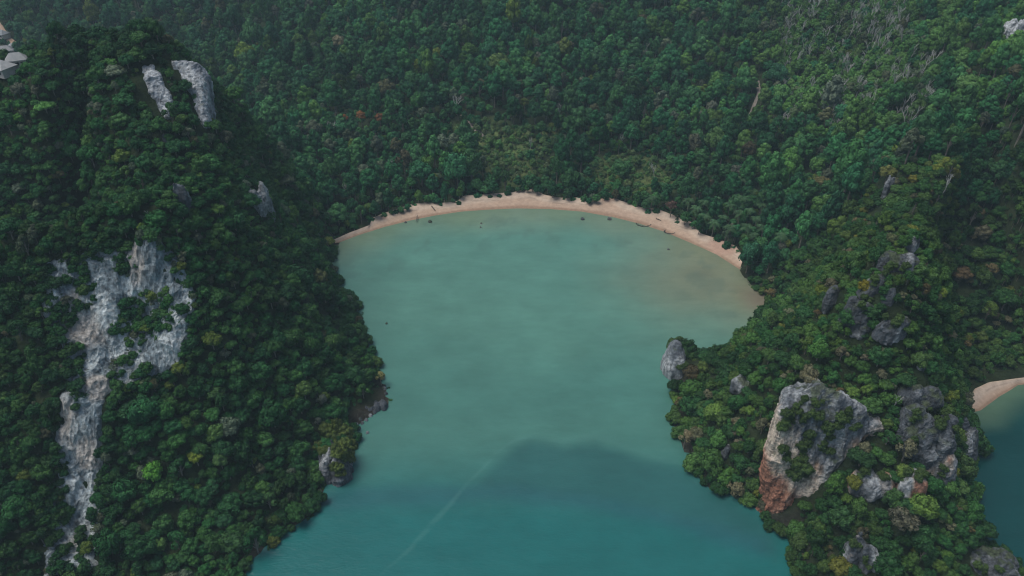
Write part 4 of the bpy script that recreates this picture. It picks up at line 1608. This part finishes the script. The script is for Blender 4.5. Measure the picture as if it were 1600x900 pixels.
ROOF_G = plain_material('grey_roof', (0.11, 0.125, 0.14), (0.18, 0.20, 0.215), 0.6, 0.6)
ROOF_D = plain_material('dark_roof', (0.07, 0.08, 0.09), (0.13, 0.14, 0.15), 0.6, 0.6)
ROOF_W = plain_material('white_roof', (0.22, 0.24, 0.24), (0.33, 0.34, 0.34), 0.6, 0.6)
WALL = plain_material('render_wall', (0.45, 0.43, 0.40), (0.6, 0.58, 0.54), 0.8, 0.9)
GLASS = plain_material('window_dark', (0.02, 0.025, 0.03), (0.05, 0.06, 0.07), 0.8, 0.2)


def box_mesh(name, sx_, sy_, sz_, mat, z0=0.0):
    v = [(x * sx_ / 2, y * sy_ / 2, z0 + z * sz_) for z in (0, 1) for x, y in ((-1, -1), (1, -1), (1, 1), (-1, 1))]
    f = [(0, 3, 2, 1), (4, 5, 6, 7), (0, 1, 5, 4), (1, 2, 6, 5), (2, 3, 7, 6), (3, 0, 4, 7)]
    return np_mesh(name, v, f, mat)


def house(u, v, L_, D_, rot, roofm, lab, hw=3.2, hr=2.6):
    p = cast(u, v)
    e = bpy.data.objects.new('house', None)
    COL.objects.link(e)
    e.location, e.rotation_euler = (p[0], p[1], p[2] - 0.4), (0, 0, rot)
    add_obj('wall', box_mesh('wall', L_, D_, hw + 0.4, WALL), e)
    a, b, z, t = L_ / 2 + 0.7, D_ / 2 + 0.7, hw + 0.4, max(0.5, L_ / 2 - D_ / 2)
    v_ = [(-a, -b, z), (a, -b, z), (a, b, z), (-a, b, z), (-t, 0, z + hr), (t, 0, z + hr), (-a, -b, z - .25), (a, -b, z - .25), (a, b, z - .25), (-a, b, z - .25)]
    me_ = bpy.data.meshes.new('roof')
    me_.from_pydata(v_, [], [(0, 1, 5, 4), (2, 3, 4, 5), (1, 2, 5), (3, 0, 4), (0, 6, 7, 1), (1, 7, 8, 2), (2, 8, 9, 3), (3, 9, 6, 0), (6, 9, 8, 7)])
    me_.materials.append(roofm)
    add_obj('roof', me_, e)
    wm_ = box_mesh('window', 1.3, 0.12, 1.2, GLASS, 1.5)
    for k_ in range(3):
        o = add_obj('window', wm_, e)
        o.location = (L_ * (-0.3 + 0.3 * k_), -D_ / 2 - 0.05, 0)
    tag(e, lab, 'house')


house(6, 84, 17, 9, 0.25, ROOF_D, 'large dark-roofed building at the far upper left edge')
house(21, 98, 10, 7, 0.35, ROOF_G, 'light grey hip-roofed house below the large dark roof')
house(4, 58, 12, 6, -0.5, ROOF_G, 'long pale grey roof beside the dirt road, upper left edge')
house(22, 80, 5.5, 4.5, 0.9, ROOF_W, 'small white-roofed hut between road and dark roof')
house(5, 116, 9, 6, -0.4, ROOF_W, 'white-roofed house lowest at the upper left edge')
house(30, 105, 6.5, 3, 0.4, ROOF_W, 'narrow white-roofed shed beside the grey hip roof')

# ------------------------------------------------------------------ haze
HZ = box_mesh('haze', 9000, 10500, H + 25, None, -10.0)
hm = bpy.data.materials.new('haze')
hm.use_nodes = True
hn_ = hm.node_tree
for n in list(hn_.nodes):
    if n.type != 'OUTPUT_MATERIAL':
        hn_.nodes.remove(n)
pv = hn_.nodes.new('ShaderNodeVolumePrincipled')
pv.inputs['Color'].default_value = (0.58, 0.83, 0.95, 1)
pv.inputs['Density'].default_value = 0.00015
hn_.links.new(pv.outputs[0], hn_.nodes['Material Output'].inputs['Volume'])
HZ.materials.append(hm)
haze = add_obj('haze', HZ)
haze.location = (0, 700, 0)
tag(haze, 'thin blue haze over the bay and hills', 'haze', kind='stuff')
